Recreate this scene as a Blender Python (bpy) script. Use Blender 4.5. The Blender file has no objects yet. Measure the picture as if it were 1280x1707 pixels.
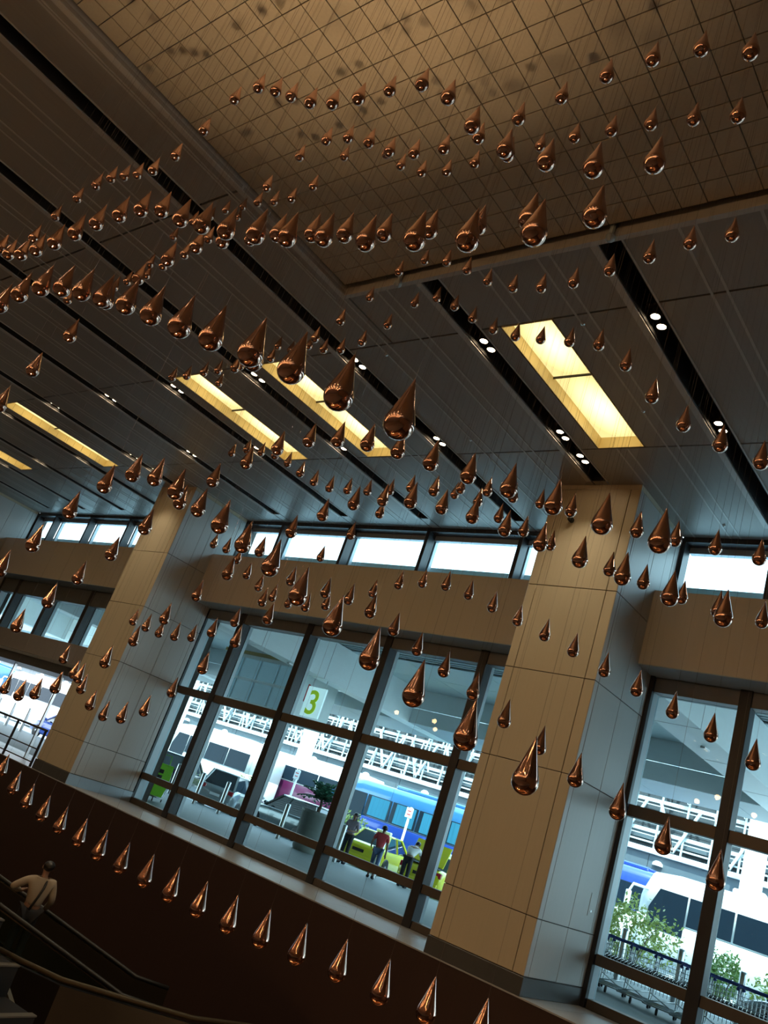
import bpy, math, random
from mathutils import Vector, Matrix
random.seed(7)
C = bpy.context.scene.collection
SC = bpy.context.scene

# ------------------------------------------------------------------ camera, sky, sun, exposure
# World: X along the window wall, Y towards it, Z up, hall floor at z = 0, metres.
cam_data = bpy.data.cameras.new('camera')
cam = bpy.data.objects.new('camera', cam_data); C.objects.link(cam)
cam_right = Vector((0.74868979, 0.58238602, 0.31668617))
cam_up = Vector((-0.01671598, -0.4609765, 0.88725489))
cam_back = Vector((0.66270972, -0.6695724, -0.33539324))
M = Matrix.Identity(4)
for i in range(3):
    M[i][0] = cam_right[i]; M[i][1] = cam_up[i]; M[i][2] = cam_back[i]
M[2][3] = 1.5
cam.matrix_world = M
cam_data.sensor_fit = 'VERTICAL'; cam_data.sensor_height = 36.0
cam_data.lens = 1389.75 / 1707 * 36.0
cam_data.clip_start = 0.05; cam_data.clip_end = 600
SC.camera = cam

w = bpy.data.worlds.new('sky'); SC.world = w; w.use_nodes = True
wn = w.node_tree.nodes; wl = w.node_tree.links
for n in list(wn): wn.remove(n)
o_ = wn.new('ShaderNodeOutputWorld'); bg = wn.new('ShaderNodeBackground')
tc = wn.new('ShaderNodeTexCoord'); sp = wn.new('ShaderNodeSeparateXYZ'); rmp = wn.new('ShaderNodeValToRGB')
wl.new(tc.outputs['Generated'], sp.inputs[0]); wl.new(sp.outputs['Z'], rmp.inputs[0])
rmp.color_ramp.elements[0].position = 0.0; rmp.color_ramp.elements[0].color = (0.80, 0.93, 1.0, 1)
rmp.color_ramp.elements[1].position = 0.8; rmp.color_ramp.elements[1].color = (0.60, 0.80, 1.0, 1)
wl.new(rmp.outputs[0], bg.inputs[0]); bg.inputs[1].default_value = 2.7
wl.new(bg.outputs[0], o_.inputs[0])

sun_d = bpy.data.lights.new('sun', 'SUN'); sun_d.energy = 5.4; sun_d.angle = 0.01; sun_d.color = (1, .97, .9)
sun = bpy.data.objects.new('sun', sun_d); C.objects.link(sun)
sun.rotation_euler = Vector((-0.28, 0.50, -0.82)).to_track_quat('-Z', 'Y').to_euler()

vs = SC.view_settings
SC.display_settings.display_device = 'sRGB'
vs.view_transform = 'Standard'; vs.look = 'None'; vs.gamma = 1.0; vs.exposure = 0.97
try: vs.use_curve_mapping = False
except Exception: pass

# ------------------------------------------------------------------ helpers
class MB:
    """collects shapes, then becomes ONE mesh object"""
    def __init__(s): s.v = []; s.f = []; s.sm = []
    def add(s, vs_, fs_, smooth=False):
        n = len(s.v); s.v += [tuple(p) for p in vs_]
        s.f += [tuple(i + n for i in f) for f in fs_]; s.sm += [smooth] * len(fs_)
        return s
    def box(s, x0, x1, y0, y1, z0, z1):
        return s.add([(x0,y0,z0),(x1,y0,z0),(x1,y1,z0),(x0,y1,z0),(x0,y0,z1),(x1,y0,z1),(x1,y1,z1),(x0,y1,z1)],
                     [(3,2,1,0),(4,5,6,7),(0,1,5,4),(1,2,6,5),(2,3,7,6),(3,0,4,7)])
    def obox(s, c, ax, ay, az):
        """box from centre and three half-axis vectors"""
        c, ax, ay, az = Vector(c), Vector(ax), Vector(ay), Vector(az)
        p = [c + sx*ax + sy*ay + sz*az for sz in (-1,1) for sx, sy in ((-1,-1),(1,-1),(1,1),(-1,1))]
        return s.add(p, [(3,2,1,0),(4,5,6,7),(0,1,5,4),(1,2,6,5),(2,3,7,6),(3,0,4,7)])
    def beam(s, a, b, wd, h, up=(0,0,1)):
        a, b = Vector(a), Vector(b); d = b - a; L = d.length; d.normalize()
        u = Vector(up)
        if abs(d.dot(u)) > .97: u = Vector((1,0,0))
        sd = d.cross(u).normalized(); u2 = sd.cross(d)
        return s.obox((a+b)/2, d*L/2, sd*wd/2, u2*h/2)
    def cbox(s, x0, x1, y0, y1, z0, z1, c=.02):
        """box with chamfered edges"""
        xs, ys, zs = (x0,x1), (y0,y1), (z0,z1); vs_ = []; idx = {}
        for i in (0,1):
            for j in (0,1):
                for k in (0,1):
                    sx, sy, sz = (1-2*i), (1-2*j), (1-2*k)
                    for a in range(3):
                        p = [xs[i]+sx*c, ys[j]+sy*c, zs[k]+sz*c]; p[a] = (xs[i],ys[j],zs[k])[a]
                        idx[(i,j,k,a)] = len(vs_); vs_.append(p)
        fs = []
        for a in range(3):
            o1, o2 = (a+1)%3, (a+2)%3
            for e in (0,1):
                q = []
                for u, v in ((0,0),(1,0),(1,1),(0,1)):
                    t = [0,0,0]; t[a] = e; t[o1] = u; t[o2] = v; q.append(idx[(*t, a)])
                fs.append(tuple(q if e else q[::-1]))
        for a in range(3):
            o1, o2 = (a+1)%3, (a+2)%3
            for u in (0,1):
                for v in (0,1):
                    t0 = [0,0,0]; t1 = [0,0,0]; t0[a] = 0; t1[a] = 1
                    for t in (t0,t1): t[o1] = u; t[o2] = v
                    fs.append((idx[(*t0,o1)], idx[(*t1,o1)], idx[(*t1,o2)], idx[(*t0,o2)]))
        for i in (0,1):
            for j in (0,1):
                for k in (0,1): fs.append((idx[(i,j,k,0)], idx[(i,j,k,1)], idx[(i,j,k,2)]))
        return s.add(vs_, fs)
    def tube(s, pts, r, n=8, smooth=True, caps=True):
        pts = [Vector(p) for p in pts]
        rs = r if isinstance(r, (list, tuple)) else [r]*len(pts)
        vs_, fs = [], []
        prev = None
        for i, p in enumerate(pts):
            d = (pts[min(i+1,len(pts)-1)] - pts[max(i-1,0)]).normalized()
            if prev is None:
                u = Vector((0,0,1)) if abs(d.z) < .9 else Vector((1,0,0))
                a = d.cross(u).normalized()
            else:
                a = (prev - d*prev.dot(d)).normalized()
            prev = a; b = d.cross(a)
            for k in range(n):
                t = 2*math.pi*k/n
                vs_.append(p + (a*math.cos(t) + b*math.sin(t))*rs[i])
        for i in range(len(pts)-1):
            for k in range(n):
                k2 = (k+1) % n
                fs.append((i*n+k, i*n+k2, (i+1)*n+k2, (i+1)*n+k))
        if caps:
            fs.append(tuple(range(n-1,-1,-1))); fs.append(tuple((len(pts)-1)*n+k for k in range(n)))
        return s.add(vs_, fs, smooth)
    def lathe(s, prof, n=16, c=(0,0,0), axis='z', smooth=True):
        """profile of (radius, height); zero radius closes it"""
        vs_, fs, ring = [], [], []
        for r, h in prof:
            if r < 1e-6:
                ring.append([len(vs_)]); vs_.append((0,0,h))
            else:
                ring.append(list(range(len(vs_), len(vs_)+n)))
                vs_ += [(r*math.cos(2*math.pi*k/n), r*math.sin(2*math.pi*k/n), h) for k in range(n)]
        for a, b in zip(ring, ring[1:]):
            for k in range(n):
                k2 = (k+1) % n
                if len(a) == 1 and len(b) == 1: continue
                if len(a) == 1: fs.append((a[0], b[k2], b[k]))
                elif len(b) == 1: fs.append((a[k], a[k2], b[0]))
                else: fs.append((a[k], a[k2], b[k2], b[k]))
        if axis == 'y': vs_ = [(x, z, -y) for x, y, z in vs_]
        if axis == 'x': vs_ = [(z, y, -x) for x, y, z in vs_]
        return s.add([(x+c[0], y+c[1], z+c[2]) for x, y, z in vs_], fs, smooth)
    def prism(s, poly, y0, y1, smooth=False):
        """poly of (x, z) in the XZ plane, pushed from y0 to y1"""
        n = len(poly)
        vs_ = [(x, y0, z) for x, z in poly] + [(x, y1, z) for x, z in poly]
        fs = [tuple(range(n)), tuple(range(2*n-1, n-1, -1))]
        fs += [(i, i+n, (i+1) % n + n, (i+1) % n) for i in range(n)]
        return s.add(vs_, fs, smooth)
    def loft(s, secs, smooth=True, caps=True):
        n = len(secs[0]); vs_ = [p for q in secs for p in q]; fs = []
        for i in range(len(secs)-1):
            for k in range(n):
                k2 = (k+1) % n
                fs.append((i*n+k, i*n+k2, (i+1)*n+k2, (i+1)*n+k))
        if caps:
            fs.append(tuple(range(n-1,-1,-1))); fs.append(tuple((len(secs)-1)*n+k for k in range(n)))
        return s.add(vs_, fs, smooth)
    def ell(s, c, r, n=10, m=7):
        prof = [(math.cos(-math.pi/2+math.pi*i/m), math.sin(-math.pi/2+math.pi*i/m)) for i in range(m+1)]
        prof[0] = (0,-1); prof[-1] = (0,1)
        k = len(s.v); s.lathe(prof, n)
        for i in range(k, len(s.v)):
            x, y, z = s.v[i]; s.v[i] = (c[0]+x*r[0], c[1]+y*r[1], c[2]+z*r[2])
        return s
    def xf(s, M_):
        s.v = [tuple(M_ @ Vector(p)) for p in s.v]; return s
    def mesh(s, name, m):
        me = bpy.data.meshes.new(name); me.from_pydata(s.v, [], s.f); me.update()
        for p, t in zip(me.polygons, s.sm): p.use_smooth = t
        if m: me.materials.append(m)
        return me
    def build(s, name, m, parent=None, loc=None):
        return link(name, s.mesh(name, m), parent, loc)

def link(name, me, parent=None, loc=None):
    o = bpy.data.objects.new(name, me); C.objects.link(o)
    if parent: o.parent = parent
    if loc: o.location = loc
    return o
def tag(o, label=None, cat=None, group=None, kind=None):
    if label: o['label'] = label
    if cat: o['category'] = cat
    if group: o['group'] = group
    if kind: o['kind'] = kind
    return o
def empty(name, loc=(0,0,0), rz=0, **k):
    o = bpy.data.objects.new(name, None); C.objects.link(o)
    o.empty_display_size = .1; o.location = loc; o.rotation_euler = (0,0,rz)
    return tag(o, **k)
def kids(o): return [c for c in ALLKIDS.get(o, [])]
def copy_tree(o, parent=None):
    c = o.copy(); C.objects.link(c)
    if parent: c.parent = parent
    for ch in list(o.children): copy_tree(ch, c)
    return c
ORD = ['first','second','third','fourth','fifth','sixth','seventh','eighth','ninth','tenth','eleventh','twelfth','thirteenth',
       'fourteenth','fifteenth','sixteenth','seventeenth','eighteenth','nineteenth','twentieth','twenty-first','twenty-second',
       'twenty-third','twenty-fourth','twenty-fifth','twenty-sixth','twenty-seventh','twenty-eighth']

# ------------------------------------------------------------------ materials
def pmat(name, col, rough=.5, metal=0., spec=.5, noise=0., nscale=6., bump=0., bscale=60., coat=0., stretch=None, col2=None, emit=None, es=0.):
    m = bpy.data.materials.new(name); m.use_nodes = True
    nt = m.node_tree; b = nt.nodes['Principled BSDF']; L = nt.links
    b.inputs['Base Color'].default_value = (*col, 1); b.inputs['Roughness'].default_value = rough
    b.inputs['Metallic'].default_value = metal; b.inputs['Specular IOR Level'].default_value = spec
    if coat: b.inputs['Coat Weight'].default_value = coat
    if emit:
        b.inputs['Emission Color'].default_value = (*emit, 1); b.inputs['Emission Strength'].default_value = es
    if noise or bump:
        t = nt.nodes.new('ShaderNodeTexCoord'); mp = nt.nodes.new('ShaderNodeMapping')
        L.new(t.outputs['Object'], mp.inputs[0])
        if stretch: mp.inputs['Scale'].default_value = stretch
    if noise:
        n = nt.nodes.new('ShaderNodeTexNoise'); n.inputs['Scale'].default_value = nscale; n.inputs['Detail'].default_value = 4
        L.new(mp.outputs[0], n.inputs[0])
        mx = nt.nodes.new('ShaderNodeMix'); mx.data_type = 'RGBA'
        d = col2 if col2 else tuple(max(0, c*(1-noise)) for c in col)
        u = col if col2 else tuple(min(1, c*(1+noise)) for c in col)
        mx.inputs[6].default_value = (*d, 1); mx.inputs[7].default_value = (*u, 1)
        L.new(n.outputs['Fac'], mx.inputs[0]); L.new(mx.outputs[2], b.inputs['Base Color'])
    if bump:
        n2 = nt.nodes.new('ShaderNodeTexNoise'); n2.inputs['Scale'].default_value = bscale
        L.new(mp.outputs[0], n2.inputs[0])
        bp = nt.nodes.new('ShaderNodeBump'); bp.inputs['Strength'].default_value = bump; bp.inputs['Distance'].default_value = .01
        L.new(n2.outputs['Fac'], bp.inputs['Height']); L.new(bp.outputs[0], b.inputs['Normal'])
    return m
def glass_mat(name, tint, refl=1.0, rough=0.):
    m = bpy.data.materials.new(name); m.use_nodes = True; nt = m.node_tree
    for n in list(nt.nodes): nt.nodes.remove(n)
    o = nt.nodes.new('ShaderNodeOutputMaterial'); mx = nt.nodes.new('ShaderNodeMixShader')
    tr = nt.nodes.new('ShaderNodeBsdfTransparent'); gl = nt.nodes.new('ShaderNodeBsdfGlossy'); fr = nt.nodes.new('ShaderNodeFresnel')
    tr.inputs[0].default_value = (*tint, 1); gl.inputs['Roughness'].default_value = rough
    gl.inputs[0].default_value = (refl, refl, refl, 1); fr.inputs[0].default_value = 1.35
    ge = nt.nodes.new('ShaderNodeNewGeometry'); mu = nt.nodes.new('ShaderNodeMath'); iv = nt.nodes.new('ShaderNodeMath')   # only the outer skin of the pane mirrors
    iv.operation = 'SUBTRACT'; iv.inputs[0].default_value = 1; nt.links.new(ge.outputs['Backfacing'], iv.inputs[1])
    mu.operation = 'MULTIPLY'; nt.links.new(fr.outputs[0], mu.inputs[0]); nt.links.new(iv.outputs[0], mu.inputs[1])
    nt.links.new(mu.outputs[0], mx.inputs[0]); nt.links.new(tr.outputs[0], mx.inputs[1]); nt.links.new(gl.outputs[0], mx.inputs[2])
    nt.links.new(mx.outputs[0], o.inputs[0])
    return m
def emis(name, col, s):
    m = bpy.data.materials.new(name); m.use_nodes = True; nt = m.node_tree
    for n in list(nt.nodes): nt.nodes.remove(n)
    o = nt.nodes.new('ShaderNodeOutputMaterial'); e = nt.nodes.new('ShaderNodeEmission')
    e.inputs[0].default_value = (*col, 1); e.inputs[1].default_value = s
    nt.links.new(e.outputs[0], o.inputs[0]); return m

CEIL = pmat('ceiling_panel_metal', (.30,.28,.25), .38, .15, noise=.08, nscale=3, stretch=(8,.4,1))
CEILTRIM = pmat('ceiling_trim', (.48,.46,.43), .45, .3, noise=.06)
SLOT = pmat('slot_black', (.012,.012,.013), .6, noise=.2)
TILE = pmat('soffit_tile', (.40,.35,.26), .42, noise=.10, nscale=2.5, stretch=(14,14,1))
TILEBACK = pmat('soffit_backing', (.02,.017,.014), .8, noise=.1)
CLAD = pmat('cladding_beige', (.45,.385,.27), .42, noise=.05, nscale=5, stretch=(6,6,.25))
CLAD2 = pmat('cladding_daylit', (.42,.43,.42), .40, noise=.04, nscale=5, stretch=(6,6,.25))  # same cladding, with the daylight's grey cast put into the colour
SPAN = pmat('spandrel_beige', (.54,.485,.42), .45, noise=.05, nscale=5, stretch=(4,4,.3))
JOINT = pmat('joint_dark', (.03,.024,.018), .7, noise=.1)
PLINTH = pmat('plinth_grey', (.07,.07,.068), .35, .2, noise=.15, nscale=4)
BRONZE = pmat('frame_bronze', (.035,.034,.036), .38, .4, noise=.15)
RAILB = pmat('transom_bronze', (.10,.078,.058), .40, .4, noise=.12)
ALU = pmat('fin_aluminium', (.30,.33,.35), .42, .5, noise=.06)
SILL = pmat('sill_stone', (.30,.30,.30), .38, noise=.10, nscale=14)
HEADM = pmat('window_head_grey', (.16,.165,.165), .42, .2, noise=.08)
DARKWALL = pmat('well_wall_brown', (.034,.017,.013), .42, noise=.12, nscale=4, stretch=(6,6,.3))
REFLB = pmat('reflector_board', (.42,.21,.08), .35, noise=.25, nscale=2)  # orange of a warm-lit floor, put into the added boards
FLOORD = pmat('lower_floor', (.045,.028,.018), .30, noise=.25, nscale=2)
FLOORH = pmat('hall_floor', (.14,.12,.10), .3, noise=.15, nscale=1.5)
BACKW = pmat('back_wall', (.16,.10,.06), .5, noise=.15, nscale=1.2)
COPPER = pmat('polished_copper', (.60,.365,.285), .04, 1.0, noise=.03, nscale=40)
WIRE = pmat('steel_wire', (.16,.14,.12), .5, .4, noise=.1)
GLASS = glass_mat('tinted_glass', (.82,.965,.985))
CGLASS = glass_mat('clear_glass', (.96,.985,.985))
BALGLASS = glass_mat('balustrade_glass', (.75,.85,.78))
LENS = emis('lamp_lens', (1.0,.74,.46), 16.0)
LENS2 = emis('added_globe_glow', (1.0,.58,.26), 30.0)  # glow of the globes added behind the camera
UPL = emis('uplight_lens', (1.0,.62,.28), 30.0)
BOXEM = emis('luminous_panel', (1.0,.76,.30), 1.05)
def lum_panel(name, col, s0, s1):
    m = emis(name, col, s0); nt = m.node_tree; e = [n for n in nt.nodes if n.type == 'EMISSION'][0]
    t = nt.nodes.new('ShaderNodeTexCoord'); mp = nt.nodes.new('ShaderNodeMapping'); g = nt.nodes.new('ShaderNodeTexGradient'); g.gradient_type = 'SPHERICAL'
    mp.inputs['Location'].default_value = (-1.0, -1.0, 0); mp.inputs['Scale'].default_value = (2.0, 2.0, 0)
    r = nt.nodes.new('ShaderNodeMapRange'); r.inputs[1].default_value = 0; r.inputs[2].default_value = .8; r.inputs[3].default_value = s0; r.inputs[4].default_value = s1
    nt.links.new(t.outputs['Generated'], mp.inputs[0]); nt.links.new(mp.outputs[0], g.inputs[0]); nt.links.new(g.outputs['Fac'], r.inputs[0]); nt.links.new(r.outputs[0], e.inputs[1])
    return m
BOXEM = lum_panel('luminous_panel', (1.0,.76,.30), .62, 1.7)
BOXSIDE = pmat('box_lining', (.80,.66,.38), .5, noise=.05)
BLACK = pmat('black_rubber', (.012,.012,.012), .5, noise=.2)
DULL = pmat('dull_brass', (.05,.038,.02), .5, .5, noise=.2)
GOLD = pmat('brushed_brass', (.42,.30,.13), .3, 1., noise=.1)
STEEL = pmat('brushed_steel', (.55,.57,.58), .28, 1., noise=.06)
WHITE = pmat('white_paint', (.82,.84,.85), .35, noise=.04)
SHELT = pmat('shelter_grey', (.09,.115,.13), .45, noise=.05)
LATT = pmat('lattice_white', (.42,.47,.49), .45, noise=.05)
VEST = pmat('vestibule_grey', (.17,.15,.14), .42, noise=.06)
GREYP = pmat('grey_paint', (.36,.42,.45), .45, noise=.05)
PANEL1 = pmat('canopy_panel_pale', (.88,.93,.94), .4, noise=.04)
PANEL2 = pmat('canopy_panel_grey', (.64,.74,.77), .42, noise=.05)
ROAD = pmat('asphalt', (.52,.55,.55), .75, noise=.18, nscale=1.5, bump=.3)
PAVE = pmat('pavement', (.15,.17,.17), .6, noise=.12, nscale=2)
LEAF = pmat('leaf_green', (.24,.36,.07), .5, noise=.4, nscale=9, col2=(.07,.16,.03))
LEAF2 = pmat('leaf_yellow_green', (.46,.50,.10), .5, noise=.4, nscale=9, col2=(.14,.24,.04))
PALM = pmat('palm_green', (.07,.22,.15), .45, noise=.3, nscale=7)
TRUNK = pmat('bark', (.13,.09,.06), .8, noise=.3)
CONC = pmat('planter_concrete', (.24,.27,.25), .6, noise=.15, nscale=5)
SKIN = pmat('skin', (.30,.17,.11), .5, noise=.06)
HAIR = pmat('black_hair', (.012,.010,.009), .4, noise=.2)
COACHGL = pmat('coach_glass', (.012,.022,.034), .08, 0., .10, noise=.1)
CARGLASS = pmat('car_glass', (.02,.035,.045), .06, 0., .8, noise=.05, coat=1)
TYRE = BLACK
RIM = pmat('wheel_rim', (.45,.46,.48), .3, .9, noise=.1)
TAIL = pmat('tail_light_red', (.45,.02,.03), .2, noise=.1, coat=1)
def paint(n, c, met=0.): return pmat(n, c, .22, met, noise=.03, coat=.8)
YEL = paint('taxi_yellow', (.72,.68,.02)); SILV = paint('silver_paint', (.34,.38,.39), .4)
GREYC = paint('grey_car_paint', (.13,.16,.16), .5); DARKC = paint('dark_car_paint', (.035,.045,.05), .3)
BLUE = paint('coach_blue', (.012,.045,.26)); LBLUE = paint('coach_pale_blue', (.035,.15,.33)); PURP = paint('bus_purple', (.085,.012,.05))
COACHW = paint('coach_white', (.85,.86,.86)); NAVY = paint('board_navy', (.03,.07,.30))
CURT = pmat('cyan_curtain', (.015,.15,.25), .6, noise=.45, nscale=3, stretch=(9,1,.2))
BINN = pmat('trolley_navy', (.02,.05,.22), .4, noise=.1)
LIME = pmat('lime_fabric', (.25,.72,.03), .7, noise=.1)
LIMES = pmat('sign_lime', (.36,.55,.03), .5, emit=(.45,.70,.03), es=.22)
SIGNW = pmat('sign_white', (.62,.78,.80), .4, emit=(.72,.95,1.0), es=.35)
REDC = pmat('red_cloth', (.62,.07,.08), .75, noise=.1); WHITC = pmat('white_cloth', (.74,.74,.70), .75, noise=.06)
JEAN = pmat('blue_denim', (.09,.15,.27), .8, noise=.15); BLKC = pmat('black_cloth', (.018,.018,.022), .8, noise=.2)
GREYCL = pmat('grey_pink_cloth', (.34,.28,.33), .8, noise=.3)
REDW = pmat('sign_red', (.6,.04,.05), .5, noise=.05)
# ------------------------------------------------------------------ ceiling
ZC = 8.15
PITCH = 2.578
def slot_x(k): return -4.37 - PITCH*k
SEAM = [-9.05, -5.745, -2.44, .865, 4.17, 7.475, 10.78, 14.06]
SOF = (-8.45, 6.0, -1.6, 6.23)          # soffit opening x0 x1 y0 y1
BOXBAYS = {1, 3, 4, 7, 9}
ceiling = empty('ceiling', (0,0,ZC), kind='structure')
def ceil_panel(x0, x1, y0, y1, rails=()):
    b = MB(); g = .016
    b.box(x0+g, x1-g, y0+g, y1-g, 0, .05)
    return b.build('ceiling_panel', CEIL, ceiling)
KS = range(-4, 13)
PILX = [(-7.88, -6.19), (-20.67, -18.98), (-33.45, -31.76)]
for k in KS:
    xr = slot_x(k) + .14; xn = slot_x(k-1) - .14        # this bay: from the right lip of slot k to the left lip of slot k-1
    rails = [xr+.65, xr+.83, xr+1.49, xr+1.67]
    for y0, y1 in zip(SEAM, SEAM[1:]):
        segs = [(xr, xn)]
        if k in BOXBAYS and y0 == 7.475: segs = [(xr, xr+.33), (xr+1.13, xn)]
        for a, b in segs:
            pieces = [(a, b, y0, y1)]
            out = []
            for (p, q, c, d) in pieces:
                if q <= SOF[0] or p >= SOF[1] or d <= SOF[2] or c >= SOF[3]: out.append((p,q,c,d)); continue
                if p < SOF[0]: out.append((p, SOF[0], c, d))
                if q > SOF[1]: out.append((SOF[1], q, c, d))
                pp, qq = max(p, SOF[0]), min(q, SOF[1])
                if c < SOF[2]: out.append((pp, qq, c, SOF[2]))
                if d > SOF[3]: out.append((pp, qq, SOF[3]+.13, d))
            for (p, q, c, d) in out:
                if q-p > .08 and d-c > .08: ceil_panel(p, q, c, d, rails)
    for r in rails:
        ya, yb = (SOF[3]+.14, 14.04)
        if k in BOXBAYS and xr+.33 < r < xr+1.13: parts = [(ya, 7.46), (10.79, yb)]
        else: parts = [(ya, yb)]
        if not SOF[0] < r < SOF[1]: parts = [(-9.0, parts[0][1])] + parts[1:]
        if any(a-.05 < r < b+.05 for a, b in PILX): parts = [(p, min(q, 11.99)) for p, q in parts]
        for p, q in parts: MB().box(r-.015, r+.015, p, q, -.005, .002).build('track_rail', CEILTRIM, ceiling)
    # the black light slot with its pale lip
    x = slot_x(k); ye = 11.85 if any(a-.3 < x < b+.3 for a, b in PILX) else 13.55
    runs = [(-9.0, ye)]
    if SOF[0] < x < SOF[1]: runs = [(-9.0, SOF[2]), (SOF[3]+.13, ye)]
    for y0, y1 in runs:
        b = MB(); b.box(x-.14, x-.125, y0, y1, .0, .42); b.box(x+.125, x+.14, y0, y1, .0, .42); b.box(x-.14, x+.14, y0, y1, .42, .44)
        b.box(x-.14, x+.14, y0-.01, y0, 0, .42); b.box(x-.14, x+.14, y1, y1+.01, 0, .42)
        b.build('light_slot', SLOT, ceiling)
        b = MB(); b.box(x-.235, x-.142, y0, y1, -.02, .0); b.box(x+.142, x+.165, y0, y1, -.012, .0)
        b.build('slot_lip', CEILTRIM, ceiling)
    if ye < 12: ceil_panel(x-.14, x+.14, ye+.01, 14.06)
    else: ceil_panel(x-.14, x+.14, ye+.01, 14.06)
b = MB(); b.box(-38, 8, -9.05, 14.6, .50, .9); b.build('roof_slab', JOINT, ceiling)
# ------------------------------------------------------------------ tiled soffit above the droplets
ZS = 8.24; TP = .2735
soffit = empty('soffit', (0,0,ZS), kind='structure')
b = MB(); b.box(SOF[0], SOF[1], SOF[2], SOF[3], .03, .06); b.build('soffit_backing', TILEBACK, soffit)
cam_v = Vector((0,0,1.5)); fwd = -cam_back
def project(p):
    d = Vector(p) - cam_v; z = d.dot(fwd)
    return (640 + 1389.75*d.dot(cam_right)/z, 853.5 - 1389.75*d.dot(cam_up)/z, z) if z > .05 else None
tiles = []
nx = int((SOF[1]-SOF[0])/TP); ny = int((SOF[3]-SOF[2])/TP)
for i in range(nx):
    for j in range(ny+1):
        x0 = SOF[0] + .02 + i*TP; y1 = SOF[3] - .03 - j*TP; y0 = max(y1 - TP, SOF[2])
        p = project((x0+TP/2, (y0+y1)/2, ZS)); seen = p and -30 < p[0] < 1310 and -30 < p[1] < 1737
        tiles.append((0 if seen else 1, (Vector((x0, y0, ZS))-cam_v).length, x0, y0, y1))
tiles.sort()
tb = MB(); tb.cbox(.0045, TP-.0045, .0045, TP-.0045, 0, .03, .0025); tme = tb.mesh('tile', TILE)
rest = MB()
for n, (s_, d_, x0, y0, y1) in enumerate(tiles):
    dz = random.uniform(-.003, .003)
    if n < 295 and abs(y1-y0-TP) < 1e-6: link('tile', tme, soffit, (x0, y0, dz))
    else: rest.box(x0+.0045, x0+TP-.0045, y0+.0045, y1-.0045, dz, .03)
tag(rest.build('outer_tiles', TILE, soffit), kind='stuff')
b = MB()
b.box(SOF[0]-.03, SOF[1], SOF[3]+.055, SOF[3]+.125, -.11, .22)
b.build('edge_beam', CEILTRIM, soffit)
b = MB(); b.box(SOF[0]-.10, SOF[0]-.02, SOF[2], SOF[3]+.12, -.11, .22); b.box(SOF[0]-.24, SOF[0]-.22, SOF[2], SOF[3]+.1, -.10, -.09)
b.build('edge_beam', CEILTRIM, soffit)
for x in (-7.4, -4.3, -1.2):
    b = MB(); b.tube([(x, 6.25, -.19), (x, 6.25, .1)], .035, 8); b.tube([(x, 6.25, -.17), (x, 6.25, -.12)], .055, 8); b.build('edge_bracket', GREYP, soffit)
# ------------------------------------------------------------------ light boxes, lamps in the slots, sprinklers
boxnames = {1:'wide glowing ceiling light box nearest the right pillar', 3:'long glowing ceiling light box behind the largest droplets',
            4:'narrow glowing ceiling light box left of the largest droplets', 7:'thin glowing ceiling light box by the left picture edge',
            9:'sliver of a glowing ceiling light box, farthest left'}
for k in sorted(BOXBAYS):
    x0 = slot_x(k)+.14+.33; x1 = x0+.80; y0, y1 = 7.475+.016, 10.78-.016
    t = empty('ceiling_light_box', (0,0,ZC), label=boxnames[k], cat='ceiling light', group='recessed ceiling light boxes')
    H = .20; n = 12
    for i in range(n):                                        # lining boards of the long sides
        a = y0 + (y1-y0)*i/n; c = y0 + (y1-y0)*(i+1)/n
        MB().box(x0, x0+.012, a+.003, c-.003, 0, H).build('lining_panel', BOXSIDE, t)
        MB().box(x1-.012, x1, a+.003, c-.003, 0, H).build('lining_panel', BOXSIDE, t)
    for yy in (y0, y1-.012):
        for i in range(3):
            a = x0 + .012 + (.776)*i/3
            MB().box(a+.003, a+.776/3-.003, yy, yy+.012, 0, H).build('lining_panel', BOXSIDE, t)
    ym = y0 + (y1-y0)*.46
    MB().box(x0, x1, y0, ym-.012, H, H+.02).build('luminous_panel', BOXEM, t)
    MB().box(x0, x1, ym+.012, y1, H, H+.02).build('luminous_panel', BOXEM, t)
    MB().box(x0+.012, x1-.012, ym-.012, ym+.012, H-.03, H+.02).build('divider', SLOT, t)
LAMPY = [7.90, 10.40]
slotname = {0:'slot running to the right edge', 1:'slot that ends at the right pillar', 2:'slot right of the largest droplets', 3:'slot between the two middle light boxes',
            4:'slot left of the narrow light box', 5:'slot right of the left light box', 6:'slot that ends at the left pillar'}
lens_m = MB().lathe([(0,0),(.058,0),(.062,.012),(0,.02)], 16).mesh('lens', LENS)
ring_m = MB().lathe([(.060,-.004),(.074,-.006),(.080,.03),(.080,.10),(.06,.12),(0,.12)], 16).mesh('lamp_housing', SLOT)
yoke_m = MB().box(-.10, .10, -.22, .22, .12, .15).mesh('gear_tray', SLOT)
def downlight(x, y, label, spot=None):
    t = empty('twin_downlight', (x, y, ZC+.06), label=label, cat='ceiling light', group='twin downlights in the ceiling slots')
    link('gear_tray', yoke_m, t)
    for dy in (-.105, .105):
        link('lamp_housing', ring_m, t, (0, dy, 0)); link('lens', lens_m, t, (0, dy, 0))
    if spot:
        L = bpy.data.lights.new('downlight_beam', 'SPOT'); L.energy = spot; L.color = (1,.84,.60); L.spot_size = 1.75; L.spot_blend = .7; L.shadow_soft_size = .08
        lo = bpy.data.objects.new('downlight_beam', L); C.objects.link(lo); lo.parent = t; lo.location = (0,0,-.03)
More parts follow.
